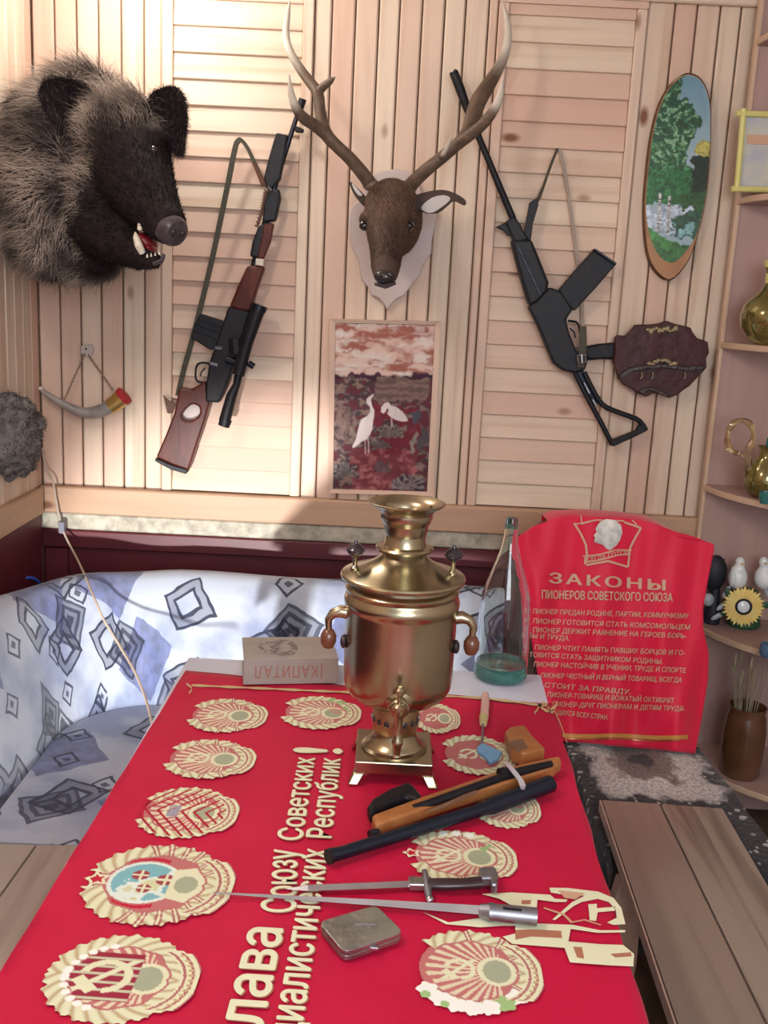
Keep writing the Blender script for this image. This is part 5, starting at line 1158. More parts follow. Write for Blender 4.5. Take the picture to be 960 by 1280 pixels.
# --- carved dark plaque
r = thing('carved_plaque', pY(827, 450, WY), 'dark mahogany carved plaque with scalloped edges below the oval painting', 'plaque')
pl = g3((80, 1010), (90, 998), (118, 1002), (130, 990), (146, 972), (152, 962), (200, 962), (236, 958), (260, 948), (285, 958), (320, 966), (344, 972), (352, 990), (366, 1008), (392, 1018), (404, 1022), (408, 1060), (398, 1080), (400, 1110), (384, 1130), (368, 1146), (340, 1176), (318, 1190), (300, 1206), (270, 1218), (240, 1206), (216, 1200), (190, 1214), (160, 1202), (140, 1186), (110, 1172), (92, 1150), (84, 1120), (76, 1095), (82, 1050))
plate('board', pl, WY-0.062, 0.022, M['carved'], r, bevel=0.004)
plate('spacer', g3((180, 1020), (320, 1020), (320, 1120), (180, 1120)), WY-0.040, 0.038, M['carvedark'], r)
plate('carved_ridge', g3((96, 1140), (130, 1112), (180, 1104), (260, 1098), (330, 1108), (392, 1104), (390, 1116), (330, 1122), (260, 1112), (190, 1118), (140, 1126), (104, 1150)), WY-0.074, 0.014, M['carvedark'], r, bevel=0.003)
plate('carved_ridge', g3((160, 1196), (180, 1184), (206, 1180), (234, 1190), (270, 1204), (262, 1212), (226, 1200), (198, 1190), (176, 1204)), WY-0.071, 0.011, M['carvedark'], r, bevel=0.003)
mb = MB()
for k in range(11):
    p = g3((196+k*9.6, 980+5*math.sin(k*1.7)))[0]; mb.ball(pY(p[0], p[1], WY-0.064), (0.008, 0.005, 0.006+0.003*(k % 3 == 1)), 8, 6)
mb.build('gilt_relief', M['gilt'], r)
mb = MB()
for k in range(9):
    p = g3((200+k*11, 1098-14*math.exp(-((k-4)/2.0)**2)+3*math.sin(k*2)))[0]; mb.ball(pY(p[0], p[1], WY-0.074), (0.010, 0.006, 0.006), 8, 6)
mb.build('carved_relief', M['gilt'], r)
for x in (172, 210, 322):
    p = g3((x, 1128), (x+3, 1142), (x-4, 1150)); MB().tube(wallpts(p, WY-0.074), 0.0022, 6).build('hook', M['gilt'], r)

# --- picture with two white wading birds (crop 5.12, offset 400,380)
def g4(*L): return [(400+x/5.12, 380+y/5.12) for x, y in L]
r = thing('framed_picture', pY(481, 505, WY), 'framed red-brown marsh picture with two white wading birds under the deer head', 'picture')
fo = wallpts(g4((60, 95), (772, 112), (728, 1230), (52, 1210)), WY-0.022); fi = wallpts(g4((98, 122), (738, 134), (686, 1204), (82, 1188)), WY-0.022)
for k in range(4):
    a, b, c, d = fo[k], fo[(k+1) % 4], fi[(k+1) % 4], fi[k]; t = V((0, 0.020, 0))
    MB().hexa([a+t, b+t, c+t, d+t, a, b, c+V((0, 0.006, 0)), d+V((0, 0.006, 0))]).build('frame_side', M['pine_h' if k % 2 == 0 else 'pine_v'], r, smooth=0, loc=(a+b)/2)
MB().prism(wallpts(g4((92, 116), (744, 128), (692, 1210), (76, 1194)), WY-0.012), (0, 0.006, 0)).build('backing', M['carved'], r, smooth=0)
def marsh(gx, gy):
    x = (gx-400)*5.12; y = (gy-380)*5.12; xb, yb = x, y; x = x+70*(fbm(xb/38, yb/38, 71, 3)-0.5); y = y+46*(fbm(xb/34+5, yb/30+2, 73, 3)-0.5); n = fbm(x/90, y/40, 21, 5); n2 = fbm(x/35, y/22, 25, 4); n3 = fbm(x/14, y/40, 29, 3); col = np.empty(x.shape+(3,)); o = lambda c: np.array(c, float)
    sky = (y < 462); v = np.clip((n-0.42)*5+0.5*(1-y/462)-0.15, 0, 1)[..., None]; c1 = o((0.70, 0.50, 0.42)); c2 = o((0.36, 0.12, 0.085)); col[:] = c1*(1-v)+c2*v
    wb_ = np.clip((fbm(x/130+7, y/26, 33, 3)-0.55)*7, 0, 1)[..., None]; col[:] = np.where(sky[..., None], col*(1-wb_)+o((0.72, 0.62, 0.56))*wb_, col)
    g = ~sky; cm = o((0.20, 0.035, 0.05)); ck = o((0.05, 0.022, 0.035)); ct = o((0.36, 0.23, 0.19)); t = n2[..., None]
    gr = np.where(t < 0.45, cm*(0.6+t), np.where(t < 0.58, ck+0.06*t, ct*(0.5+t*0.8))); col[g] = gr[g]
    hz = (y > 450+8*np.sin(x/60)) & (y < 480+14*np.sin(x/45)) & ((x < 400) | (x > 540)); col[hz] = o((0.07, 0.02, 0.045))
    fld = (y > 475) & (y < 620) & (x > 360) & (x < 700); col[fld] = (o((0.33, 0.20, 0.17))*(0.6+0.8*n))[..., :][fld] if False else (o((0.33, 0.20, 0.17))[None, None]*(0.55+0.9*np.sin(y/7+n*6)[..., None]*0.3+0.3))[fld]
    wat = (y > 930) & (x > 200) & (x < 620); col[wat] = (o((0.30, 0.06, 0.08))*(0.5+n2[..., None])+o((0.30, 0.18, 0.15))*np.clip((n2-0.55)*4, 0, 1)[..., None])[wat]
    red = (y > 640) & (y < 960) & (x > 320) & (x < 640) & (n < 0.55); col[red] = (o((0.24, 0.025, 0.045))*(0.6+0.8*n3[..., None]))[red]
    # reed leaves
    for cx, cy, h, s_, c in ((120, 870, 230, 26, (0.30, 0.18, 0.16)), (165, 880, 220, 18, (0.22, 0.14, 0.12)), (205, 900, 190, 12, (0.28, 0.20, 0.16)), (580, 960, 130, 22, (0.38, 0.33, 0.26)), (640, 950, 170, 24, (0.12, 0.10, 0.11)), (690, 900, 200, 16, (0.30, 0.20, 0.18)), (610, 770, 90, 30, (0.10, 0.10, 0.14))):
        tt = (cy-y)/h; sel = (tt > 0) & (tt < 1) & (np.abs(x-cx-20*np.sin(tt*2)) < s_*np.sin(np.clip(tt, 0, 1)*2.6+0.3)); col[sel] = (o(c)*(0.6+0.8*n3[..., None]))[sel]
    for cx, cy, rr, c in ((150, 1090, 95, (0.40, 0.36, 0.31)), (560, 1180, 110, (0.36, 0.32, 0.30)), (455, 840, 80, (0.33, 0.29, 0.22)), (380, 920, 60, (0.25, 0.2, 0.17)), (400, 1060, 60, (0.22, 0.17, 0.15))):
        a = np.arctan2(cy-y, x-cx); d = np.hypot(x-cx, (y-cy)*1.15); sel = (d < rr) & (y < cy+16) & (np.sin(a*17+cx) > -0.15); col[sel] = (o(c)*(0.5+0.9*n3[..., None]))[sel]
        sel = (d < rr) & (y < cy+16) & (np.sin(a*17+cx) < -0.55); col[sel] = o((0.05, 0.03, 0.06))
    col = blur(col, 3); col = np.where((yb > 455)[..., None], col*0.62, col*0.92); x, y = xb, yb
    W1, W2 = o((0.66, 0.57, 0.55)), o((0.45, 0.33, 0.31))
    def put(poly, c):
        s = in_poly(poly)(x, y); col[s] = (c*(0.86+0.28*n3[..., None]))[s]
    put([(340, 574), (344, 584), (326, 612), (332, 650), (348, 680), (346, 720), (338, 760), (336, 800), (318, 840), (296, 868), (268, 880), (246, 900), (212, 924), (206, 912), (232, 860), (244, 800), (262, 740), (300, 718), (322, 690), (320, 660), (300, 636), (296, 610), (318, 592)], W1)
    put([(284, 870), (292, 866), (294, 960), (286, 960)], W2); put([(304, 860), (312, 852), (318, 955), (308, 955)], W2)
    put([(392, 660), (410, 636), (440, 628), (456, 650), (490, 660), (530, 690), (556, 730), (564, 750), (520, 752), (480, 740), (448, 720), (430, 700), (440, 680), (430, 664), (420, 690), (404, 702), (390, 690)], W1)
    put([(452, 720), (462, 720), (466, 790), (456, 790)], W2)
    return np.clip(blur(col, 1), 0, 1)
raster('marsh_print', 414, 402, 546, 616, 230, 360, WY-0.0135, marsh, in_poly(g4((99, 123), (737, 135), (686, 1203), (83, 1187))), M['attr'], r)

# --- drinking horn on chains
r = thing('drinking_horn', pY(107, 490, WY), 'grey drinking horn with a red rim hanging from two chains under the boar head', 'horn')
YH = WY-0.05
hp = spl([(50, 485), (56, 491), (75, 503), (98, 514), (116, 516), (136, 509), (155, 495)], 26)
mb = MB().tube(wallpts([tuple(p) for p in hp], YH), [rp(1.4+8.6*(i/25)**0.9, YH) for i in range(26)], 18); mb.build('horn', M['horn'], r)
wt('gold_band', [(138, 508), (146, 502.5), (153, 496.5)], [10.0, 10.6, 11.2], M['gold'], r, YH, 20)
wt('red_rim', [(152.5, 497), (156.5, 493.5)], [11.6, 11.8], M['redrim'], r, YH, 22)
MB().ball(pY(50.5, 485.5, YH), 0.006, 10, 8).build('tip_ball', M['tusk'], r)
plate('hanger', [(101, 432), (114, 430), (117, 438), (113, 446), (104, 446), (100, 440)], WY-0.012, 0.010, M['shield'], r)
MB().ball(pY(107.5, 436, WY-0.014), 0.003, 8, 6).build('nail', M['black'], r)
for a, b in (((106, 442), (80, 500)), ((110, 443), (141, 487))):
    mb = MB(); A, B = pY(*a, WY-0.014), pY(*b, YH); n = 16
    for k in range(n):
        c = A+(B-A)*((k+0.5)/n); mb.ball(c, (0.0034, 0.0034, 0.0046), 6, 5)
    mb.build('chain', M['chain'], r)

# --- rough grey growth on the left wall
c = V((XL+0.045, 2.62, pY(6, 546, 2.62).z)); r = thing('shaggy_growth', V((XL, c.y, c.z)), 'rough grey knobbly growth mounted low on the left wall', 'trophy')
mb = MB().ball(c, (0.060, 0.105, 0.105), 20, 14)
for k in range(46):
    t, p = random.uniform(0, 2*PI), random.uniform(-1, 1); q = math.sqrt(1-p*p)
    mb.ball(c+V((0.054*q*math.cos(t), 0.098*q*math.sin(t), 0.099*p)), random.uniform(0.012, 0.028), 8, 6)
me = blob(mb, 0.006, 2); P_, nn = sample(me, 5200); o = meshobj(me, 'growth', M['lump'], r)
tx_ = bpy.data.textures.new('rough', 'CLOUDS'); tx_.noise_scale = 0.02; dm = o.modifiers.new('rough', 'DISPLACE'); dm.texture = tx_; dm.strength = 0.022; dm.texture_coords = 'LOCAL'
cc = np.where(rng.random((5200, 1)) < 0.4, np.array([[0.26, 0.23, 0.21]]), np.array([[0.07, 0.06, 0.06]]))
fur('tufts', P_, nn, rng.normal(0, 1, (5200, 3)), rng.uniform(0.006, 0.016, 5200), 0.0022, cc, M['fur'], r, 0.7, 0.5, 2)

# --- cord running down the wall and over the sofa
r = thing('power_cord', pY(70, 620, WY), 'thin beige cord running down the left corner over the sofa to the table', 'cord')
kp = [(52, 560, 2.935), (58, 585, 2.93), (66, 602, 2.90), (70, 625, 2.895), (76, 655, 2.89), (84, 675, 2.86), (97, 700, 2.77), (107, 722, 2.61), (118, 748, 2.50), (130, 775, 2.44), (150, 808, 2.36), (170, 843, 2.24), (184, 880, 2.12), (191, 910, 2.0), (194, 935, 1.92)]
MB().tube([pY(p[0], p[1], p[2]) for p in spl(kp, 60)], 0.0032, 8).build('cord', M['cord'], r)
plate('clip', [(72, 652), (80, 653), (80, 668), (73, 667)], 2.878, 0.02, M['greyplastic'], r)

# --- corner shelf unit
SHY = WY-0.036
sx0 = pY(881, 600, SHY).x; sh = thing('corner_shelf', (XR-0.17, WY-0.15, 0), 'pinkish corner shelf unit with rounded shelves at the right end of the back wall', 'shelf')
MB().box(((sx0+XR)/2, SHY-0.010, 1.25), (XR-sx0, 0.016, 2.46)).build('back_panel', M['shelf'], sh, smooth=0)
MB().box((XR-0.010, WY-0.22, 1.25), (0.016, 0.40, 2.46)).build('side_panel', M['shelf'], sh, smooth=0)
MB().box((sx0-0.004, SHY-0.012, 1.25), (0.012, 0.022, 2.46)).build('panel_edge', M['shelfedge'], sh, smooth=0, bevel=0.002)
SR = XR-sx0-0.012; RY = 0.40; cx_, cy_ = XR-0.018, SHY-0.018
SZ = {}
for nm, (px_, py_) in {'a': (930, 52), 'b': (930, 246), 'c': (930, 430), 'd': (930, 622), 'e': (930, 806), 'f': (930, 985)}.items():
    # front edge of the quarter-round board at this pixel: solve for z by walking along the ray
    best = None
    for Yv in np.linspace(2.45, 2.93, 97):
        p = pY(px_, py_, Yv); e = ((p.x-cx_)/SR)**2+((p.y-cy_)/RY)**2-1
        if best is None or abs(e) < best[0]: best = (abs(e), p)
    SZ[nm] = best[1].z
    z = SZ[nm]; arc = [V((cx_-SR*math.cos(t), cy_-RY*math.sin(t), z)) for t in np.linspace(0, PI/2, 22)]
    MB().prism([V((cx_, cy_, z))]+arc, (0, 0, -0.018)).build('shelf_board', M['shelf'], sh, smooth=0)
    mb = MB(); vs = []
    for p in arc:
        d = V((p.x-cx_, p.y-cy_, 0)).normalized(); vs += [p, p+d*0.003+V((0, 0, -0.002)), p+d*0.003+V((0, 0, -0.016)), p+V((0, 0, -0.018))]
    mb.add(vs, [(4*i+k, 4*i+k+1, 4*i+5+k, 4*i+4+k) for i in range(21) for k in range(3)]); mb.build('shelf_edge', M['shelfedge'], sh)
def on_shelf(px_, Yv, s): p = pY(px_, 600, Yv); return V((p.x, Yv, SZ[s]))
def atx(px_, py_, Yv, s): q = pY(px_, py_, Yv); return V((q.x, Yv, SZ[s]+0.001))
# yellow frame
YF = 2.83; r = thing('yellow_frame', atx(945, 232, YF, 'b'), 'pale picture in a yellow-green frame with flared corners on the upper shelf', 'frame')
fo = wallpts([(929, 140), (1000, 143), (985, 236), (922, 233)], YF)
zb_ = SZ['b']+0.002; dz = zb_-min(p.z for p in fo); 
MB().prism(fo, (0, 0.008, 0)).build('picture_panel', mat('pale_picture', (0.40, 0.42, 0.50), 0.5, col2=(0.60, 0.58, 0.42), scale=14), r, smooth=0)
for a, b in (((920, 142), (1002, 144)), ((930, 136), (921, 238)), ((914, 236), (990, 238)), ((1001, 136), (986, 240))):
    MB().tube(wallpts([a, b], YF-0.004), rp(3.6, YF), 8).build('frame_bar', M['frameyellow'], r)
MB().prism(wallpts([(934, 168), (998, 170), (996, 182), (934, 180)], YF-0.002), (0, 0.002, 0)).build('tan_stripe', M['printdim'], r, smooth=0)
# gold glass vase
p = atx(958, 420, 2.74, 'c'); r = thing('round_vase', p, 'dark gold round glass vase with a narrow neck on the middle shelf', 'vase')
k_ = 2.74/F_PX
MB().lathe([(0.001, 0.0), (0.030, 0.0), (0.050, 0.014), (0.070, 0.045), (0.076, 0.075), (0.068, 0.105), (0.048, 0.128), (0.030, 0.145), (0.020, 0.160), (0.018, 0.180), (0.026, 0.205), (0.022, 0.205), (0.014, 0.18)], p, 36, cap=False).build('vase_body', M['olivevase'], r)
MB().lathe([(0.019, 0.160), (0.021, 0.170), (0.021, 0.195), (0.028, 0.212), (0.030, 0.222), (0.027, 0.222)], p, 30, cap=False).build('yellow_neck', M['frameyellow'], r)
# amber glass jug
p = atx(958, 590, 2.72, 'd'); r = thing('glass_jug', p, 'squat amber glass jug with a ring handle on the shelf below the vase', 'jug')
MB().lathe([(0.001, 0.001), (0.030, 0.001), (0.040, 0.006), (0.052, 0.020), (0.058, 0.045), (0.055, 0.070), (0.040, 0.095), (0.030, 0.110), (0.026, 0.130), (0.031, 0.142)], p, 36, cap=False).build('jug_body', M['olivevase'], r)
hc = pY(925, 546, 2.72); ring = [hc+V((0.036*math.cos(t)*1.0, 0, 0.046*math.sin(t))) for t in np.linspace(-0.9, 2*PI-1.5, 26)]
MB().tube(ring, [0.008+0.002*math.sin(i*1.0) for i in range(26)], 10).build('handle', M['amberglass'], r)
MB().tube([hc+V((0.012, 0, -0.042)), hc+V((0.030, -0.004, -0.058)), p+V((-0.045, 0, 0.035))], [0.009, 0.010, 0.010], 10).build('handle_foot', M['amberglass'], r)
MB().lathe([(0.008, 0.14), (0.012, 0.150), (0.010, 0.165), (0.003, 0.172)], p, 14).build('lid_knob', M['teal'], r)
p2 = atx(958, 612, 2.62, 'd'); r = thing('small_teal_cup', p2, 'tiny teal glass cup at the front of the shelf with the amber jug', 'cup')
MB().lathe([(0.012, 0), (0.016, 0.012), (0.018, 0.032), (0.016, 0.032), (0.013, 0.010), (0.002, 0.006)], p2, 18, cap=False).build('cup_body', M['teal'], r)
# birds and sunflower clock
YB = 2.80; p = atx(934, 775, YB, 'e'); r = thing('sunflower_figurine', p, 'figurine of two white porcelain birds above a yellow sunflower with a white centre', 'figurine')
for bx_, tilt in ((922, 1), (955, -1)):
    bc = pY(bx_, 722, YB)
    mb = MB().ball(bc, (0.028, 0.030, 0.036), 18, 12); mb.ball(bc+V((0.004*tilt-0.004, -0.004, 0.048)), (0.014, 0.015, 0.017), 14, 10); mb.tube([bc+V((0, 0, 0.018)), bc+V((0.002*tilt, -0.003, 0.046))], [0.022, 0.012], 12)
    me = blob(mb, 0.004, 4); b_ = meshobj(me, 'bird', M['porcelain'], r)
    h = bc+V((0.004*tilt-0.004, -0.018, 0.048)); MB().lathe([(0.004, 0), (0.0005, 0.012)], h, 8, (0.4*tilt, -1, -0.2)).build('beak', M['petal'], b_)
    MB().ball(bc+V((-0.022*tilt, -0.016, 0.002)), (0.008, 0.016, 0.026), 10, 8).build('wing', M['porcelain'], b_)
fc = pY(929, 758, YB-0.03); fd = V((-0.15, -1, 0.12)).normalized(); q = fd.to_track_quat('Z', 'Y').to_matrix()
for ringn, (n, rad, ln, off) in enumerate(((16, 0.034, 0.028, 0.0), (16, 0.030, 0.027, 0.5))):
    for k in range(n):
        t = 2*PI*(k+off)/n; a = V((math.cos(t), math.sin(t), 0)); b = V((-math.sin(t), math.cos(t), 0)); z = V((0, 0, 0.003*ringn))
        pts = [a*(rad-0.010)-b*0.005, a*(rad+ln*0.35)-b*0.0078, a*(rad+ln), a*(rad+ln*0.35)+b*0.0078, a*(rad-0.010)+b*0.005]
        MB().prism([fc+q @ (v_+z) for v_ in pts], q @ V((0, 0, 0.0025))).build('petal', M['petal'], r, smooth=0)
MB().lathe([(0.0235, -0.002), (0.0240, 0.008), (0.019, 0.011), (0.017, 0.006)], fc, 28, fd, cap=False).build('dark_ring', M['darkthing'], r)
MB().lathe([(0.019, -0.004), (0.018, 0.006), (0.010, 0.009), (0.001, 0.0095)], fc, 24, fd).build('white_centre', M['porcelain'], r)
MB().lathe([(0.046, 0), (0.05, 0.008), (0.046, 0.03), (0.04, 0.06), (0.035, 0.09), (0.03, 0.11)], V((p.x, p.y+0.03, SZ['e']+0.001)), 20).build('base', M['leafdark'], r)
for bx_, by_, rx in ((908, 740, 0.4), (903, 757, 0.8), (897, 770, 1.0), (915, 716, 0.2), (960, 742, -0.6)):
    c_ = pY(bx_, by_, YB); MB().ball(c_, (0.008, 0.006, 0.022), 10, 8, Matrix.Rotation(rx, 3, 'Y')).build('leaf', M['silvery'], r)
for bx_, by_, rx in ((911, 741, -0.7), (908, 765, 1.2), (957, 757, 1.0)):
    c_ = pY(bx_, by_, YB-0.012); MB().ball(c_, (0.010, 0.005, 0.018), 10, 8, Matrix.Rotation(rx, 3, 'Y')).build('green_leaf', M['leafdark'], r)
# dark ornament behind
p = atx(900, 690, 2.835, 'e'); r = thing('dark_ornament', p, 'black feathery ornament with a pale base behind the white birds', 'ornament')
mb = MB().ball(p+V((-0.008, 0, 0.155)), (0.036, 0.028, 0.055), 14, 10)
for k in range(18): mb.tube([p+V((-0.008, 0, 0.14)), p+V((-0.008+random.uniform(-0.05, 0.05), random.uniform(-0.03, 0.02), 0.14+random.uniform(0.02, 0.075)))], [0.006, 0.001], 5)
mb.build('feathers', M['darkthing'], r)
MB().lathe([(0.022, 0), (0.026, 0.03), (0.016, 0.07), (0.012, 0.12)], p, 16).build('stem', M['darkthing'], r); MB().ball(p+V((-0.022, -0.012, 0.075)), (0.018, 0.014, 0.020), 12, 8).build('pale_base', M['silvery'], r)
# blue-grey dish
p = atx(962, 800, 2.56, 'e'); r = thing('blue_pot', p, 'small blue-grey glazed pot at the front edge of the sunflower shelf', 'pot')
MB().lathe([(0.018, 0), (0.022, 0.006), (0.024, 0.02), (0.021, 0.036), (0.018, 0.036), (0.019, 0.02), (0.002, 0.008)], p, 20, cap=False).build('pot_body', M['bluegrey'], r)
# clay pot with dry reeds
p = atx(926, 950, 2.70, 'f'); r = thing('clay_pot', p, 'brown glazed clay pot holding dry reeds on the lowest shelf', 'pot')
hh = pY(926, 882, 2.70).z-SZ['f']
MB().lathe([(0.052, 0), (0.056, 0.006), (0.060, hh*0.35), (0.060, hh*0.62), (0.054, hh*0.86), (0.050, hh*0.92), (0.054, hh), (0.049, hh), (0.046, hh*0.9), (0.050, hh*0.6), (0.045, 0.02), (0.002, 0.012)], p, 36, cap=False).build('pot_body', M['clay'], r)
r = thing('dry_reeds', p+V((0, 0, 0.02)), 'bunch of dry brown reeds standing in the brown clay pot', 'reeds')
for k in range(22):
    t = random.uniform(0, 2*PI); e = random.uniform(0.0, 1.0); b_ = p+V((0.020*math.cos(t)*e, 0.02*math.sin(t)*e, 0.03)); tp_ = p+V((0.085*math.cos(t)*e, 0.05*math.sin(t)*e, min(hh+random.uniform(0.07, 0.17), SZ['e']-SZ['f']-0.06)))
    o = MB().tube([b_, b_+(tp_-b_)*0.5+V((0, 0, 0.01)), tp_], [0.0022, 0.002, 0.0012], 5).build('reed', M['reed'], r)
    if k % 2 == 0: MB().ball(tp_, (0.004, 0.004, 0.022), 8, 6).build('seed_head', M['reed'], o)

# ================================================================== BOAR HEAD
boar = thing('boar_head', pY(90, 230, 2.9), 'large shaggy brown boar head trophy with open red mouth and white tusks', 'trophy')
def E3(px_, py_, Y, r): return (pY(px_, py_, Y), r)
neck = MB()
for c, r_ in (E3(82, 228, 2.66, (0.150, 0.22, 0.245)), E3(100, 205, 2.80, (0.17, 0.13, 0.25)), E3(105, 128, 2.66, (0.085, 0.13, 0.075)), E3(72, 300, 2.62, (0.125, 0.16, 0.10)), E3(105, 322, 2.60, (0.10, 0.10, 0.06)), E3(48, 215, 2.62, (0.10, 0.15, 0.19))):
    c = c.copy(); neck.ball(c, r_, 28, 18)
head = MB()
head.ball(pY(152, 180, 2.54), (0.112, 0.12, 0.125), 28, 18); head.ball(pY(132, 245, 2.54), (0.095, 0.12, 0.105), 24, 16); head.ball(pY(120, 275, 2.53), (0.085, 0.10, 0.08), 24, 16); head.ball(pY(112, 215, 2.60), (0.11, 0.12, 0.14), 24, 16)
head.tube([pY(158, 195, 2.50), pY(172, 228, 2.44), pY(190, 256, 2.38), pY(205, 276, 2.34), pY(214, 287, 2.32)], [0.105, 0.088, 0.064, 0.049, 0.043], 24)
head.tube([pY(118, 282, 2.52), pY(150, 304, 2.44), pY(178, 322, 2.38), pY(197, 327, 2.35)], [0.075, 0.052, 0.031, 0.019], 20)
head.ball(pY(168, 178, 2.435), (0.045, 0.03, 0.022), 16, 10); head.ball(pY(192, 172, 2.46), (0.03, 0.03, 0.03), 16, 10)
both = MB(); both.v = list(neck.v); both.f = list(neck.f); o_ = len(neck.v); both.v += head.v; both.f += [[i+o_ for i in f] for f in head.f]
for i, p in enumerate(both.v):
    both.v[i] = V((max(p.x, XL+0.012), min(p.y, WY-0.006), p.z))
me = blob(both, 0.0085, 6); P_, nn = sample(me, 52000)
bo = meshobj(me, 'hide', M['skin_dark'], boar)
HC = np.array(pY(150, 215, 2.50)); SN = np.array(pY(214, 287, 2.30)); AX = HC-SN; AL = np.linalg.norm(AX); AX /= AL
proj = (P_-SN) @ AX                                    # distance back from the snout
# photograph-frame position only decides which anatomical region a hair belongs to: done here with head-axis distance
rad = np.linalg.norm((P_-SN)-proj[:, None]*AX, axis=1)
nk = np.array(pY(112, 210, 2.56)); dhead = np.linalg.norm((P_-HC)/np.array([0.125, 0.15, 0.15]), axis=1)
wn = np.clip((proj-0.245)/0.05+0.5*(vnoise(P_[:, 0]*30+9, P_[:, 2]*30+9, 5)-0.5), 0, 1)      # 0 face .. 1 neck
keep = (proj > 0.05) | (rng.random(len(P_)) < 0.5); keep &= proj > 0.02
mouthc = np.array(pY(188, 304, 2.38)); keep &= np.linalg.norm(P_-mouthc, axis=1) > 0.045
P_, nn, proj, wn = P_[keep], nn[keep], proj[keep], wn[keep]; n = len(P_)
back = (P_-SN)/np.linalg.norm(P_-SN, axis=1, keepdims=True)
sw = np.stack([fbm(P_[:, 0]*14+3, P_[:, 2]*14+5, 41, 3)-0.5, fbm(P_[:, 0]*14+9, P_[:, 2]*14+1, 43, 3)-0.5, fbm(P_[:, 2]*14+2, P_[:, 1]*14+8, 47, 3)-0.5], 1)
flow = back*1.0+np.array([-0.15, 0.1, -0.75])*wn[:, None]+sw*2.6*(0.25+wn[:, None])
ln = np.where(rng.random(n) < 0.5, 1, 0.75)*(0.011+0.030*wn)*rng.uniform(0.7, 1.3, n)
crest = np.clip((P_[:, 2]-pY(90, 150, 2.66).z)/0.06, 0, 1); ln *= 1+0.5*crest*wn
tone = np.clip((fbm(P_[:, 0]*16+1, P_[:, 2]*16+7, 51, 3)[:, None]-0.5)*2.2+0.32+rng.random((n, 1))*0.5, 0, 1.2)
cn = np.array((0.05, 0.036, 0.032))*(1-tone)+np.array((0.42, 0.34, 0.28))*tone
cf = np.array((0.007, 0.0048, 0.006))*(0.6+0.9*rng.random((n, 1)))
fore = np.clip((P_[:, 2]-pY(160, 178, 2.5).z)/0.05, 0, 1)[:, None]*(1-wn[:, None]); cf = cf*(1-fore)+np.array((0.13, 0.10, 0.085))*(0.5+0.8*rng.random((n, 1)))*fore
wcol = (wn**0.8)[:, None]; fur('bristles', P_, nn, flow, ln, 0.0017, cf*(1-wcol)+cn*wcol, M['fur'], boar, 0.5, 0.36, 3)
def ear(pts, Y, tilt, name='ear', flowv=(0, 0, 1)):
    mb = MB(); pp = [tuple(p) for p in loopspl(pts, 30)]; c0 = np.mean(np.array(pp), 0); rings = []
    for s_, dy in ((1.0, 0.0), (0.8, 0.012), (0.5, 0.022), (0.2, 0.026)): rings.append([pY(*(c0+(np.array(p)-c0)*s_), Y+dy+tilt*(p[0]-c0[0])*0.001) for p in pp])
    back_ = [[q+V((0, 0.020 if i else 0.010, 0)) for q in R_] for i, R_ in enumerate(rings)]; seq = [R_ for R_ in rings[::-1]]+[R_ for R_ in back_]
    k = 30; vs = [q for R_ in seq for q in R_]; fs = [(i*k+j, i*k+(j+1) % k, (i+1)*k+(j+1) % k, (i+1)*k+j) for i in range(len(seq)-1) for j in range(k)]
    fs += [tuple(range(k))[::-1], tuple((len(seq)-1)*k+j for j in range(k))]
    o = mb.add(vs, fs).build(name, M['skin_dark'], boar, smooth=60); tm = o.data.copy(); tm.transform(Matrix.Translation(boar.location)); q, n_ = sample(tm, 4200)
    bpy.data.meshes.remove(tm)
    cc = np.array((0.020, 0.013, 0.016))*(0.6+1.0*rng.random((4200, 1))); ed_ = rng.random(4200) < 0.10; cc[ed_] = (0.12, 0.09, 0.08)
    fur('ear_hair', q, n_, np.array(flowv)+rng.normal(0, 0.4, (4200, 3)), rng.uniform(0.010, 0.022, 4200), 0.0015, cc, M['fur'], o, 0.5, 0.3, 2)
ear([(50, 112), (58, 100), (78, 98), (100, 104), (120, 120), (128, 138), (120, 156), (108, 172), (92, 178), (76, 168), (62, 148), (52, 130)], 2.47, 0.6, flowv=(-0.3, -0.2, 0.9))
ear([(186, 122), (202, 110), (220, 109), (230, 124), (232, 148), (230, 174), (226, 194), (214, 188), (206, 176), (202, 158), (194, 142)], 2.49, -0.6, flowv=(0.3, -0.2, -0.5))
# muzzle disc, mouth, tusks, eyes
sd = V((0.74, -0.52, -0.42)).normalized(); sc0 = pY(220, 291, 2.31)
sn = MB().lathe([(0.001, -0.03), (0.036, -0.03), (0.035, -0.004), (0.030, 0.005), (0.022, 0.008), (0.001, 0.007)], sc0, 28, sd).build('snout_disc', M['snout'], boar)
q = sd.to_track_quat('Z', 'Y').to_matrix()
for s in (-1, 1): MB().ball(sc0+q @ V((0.014*s, 0.001, 0.008)), (0.0072, 0.0095, 0.004), 12, 8, q).build('nostril', M['nose'], sn)
MB().ball(pY(184, 303, 2.385), (0.026, 0.034, 0.020), 18, 12, Matrix.Rotation(0.7, 3, 'Y')).build('mouth', M['mouth'], boar)
MB().ball(pY(190, 311, 2.345), (0.012, 0.028, 0.007), 14, 10, Matrix.Rotation(0.5, 3, 'Y')).build('tongue', M['mouth'], boar)
MB().tube([pY(192, 330, 2.33), pY(202, 326, 2.325), pY(205, 318, 2.33)], [0.005, 0.006, 0.004], 10).build('lip', M['snout'], boar)
MB().tube([pY(178, 316, 2.345), pY(173, 306, 2.335), pY(170, 296, 2.335), pY(169, 290, 2.34)], [0.008, 0.0095, 0.007, 0.0015], 12).build('tusk', M['tusk'], boar)
MB().tube([pY(179, 275, 2.345), pY(176, 282, 2.335), pY(174, 288, 2.333)], [0.004, 0.008, 0.005], 10).build('tusk', M['tusk'], boar)
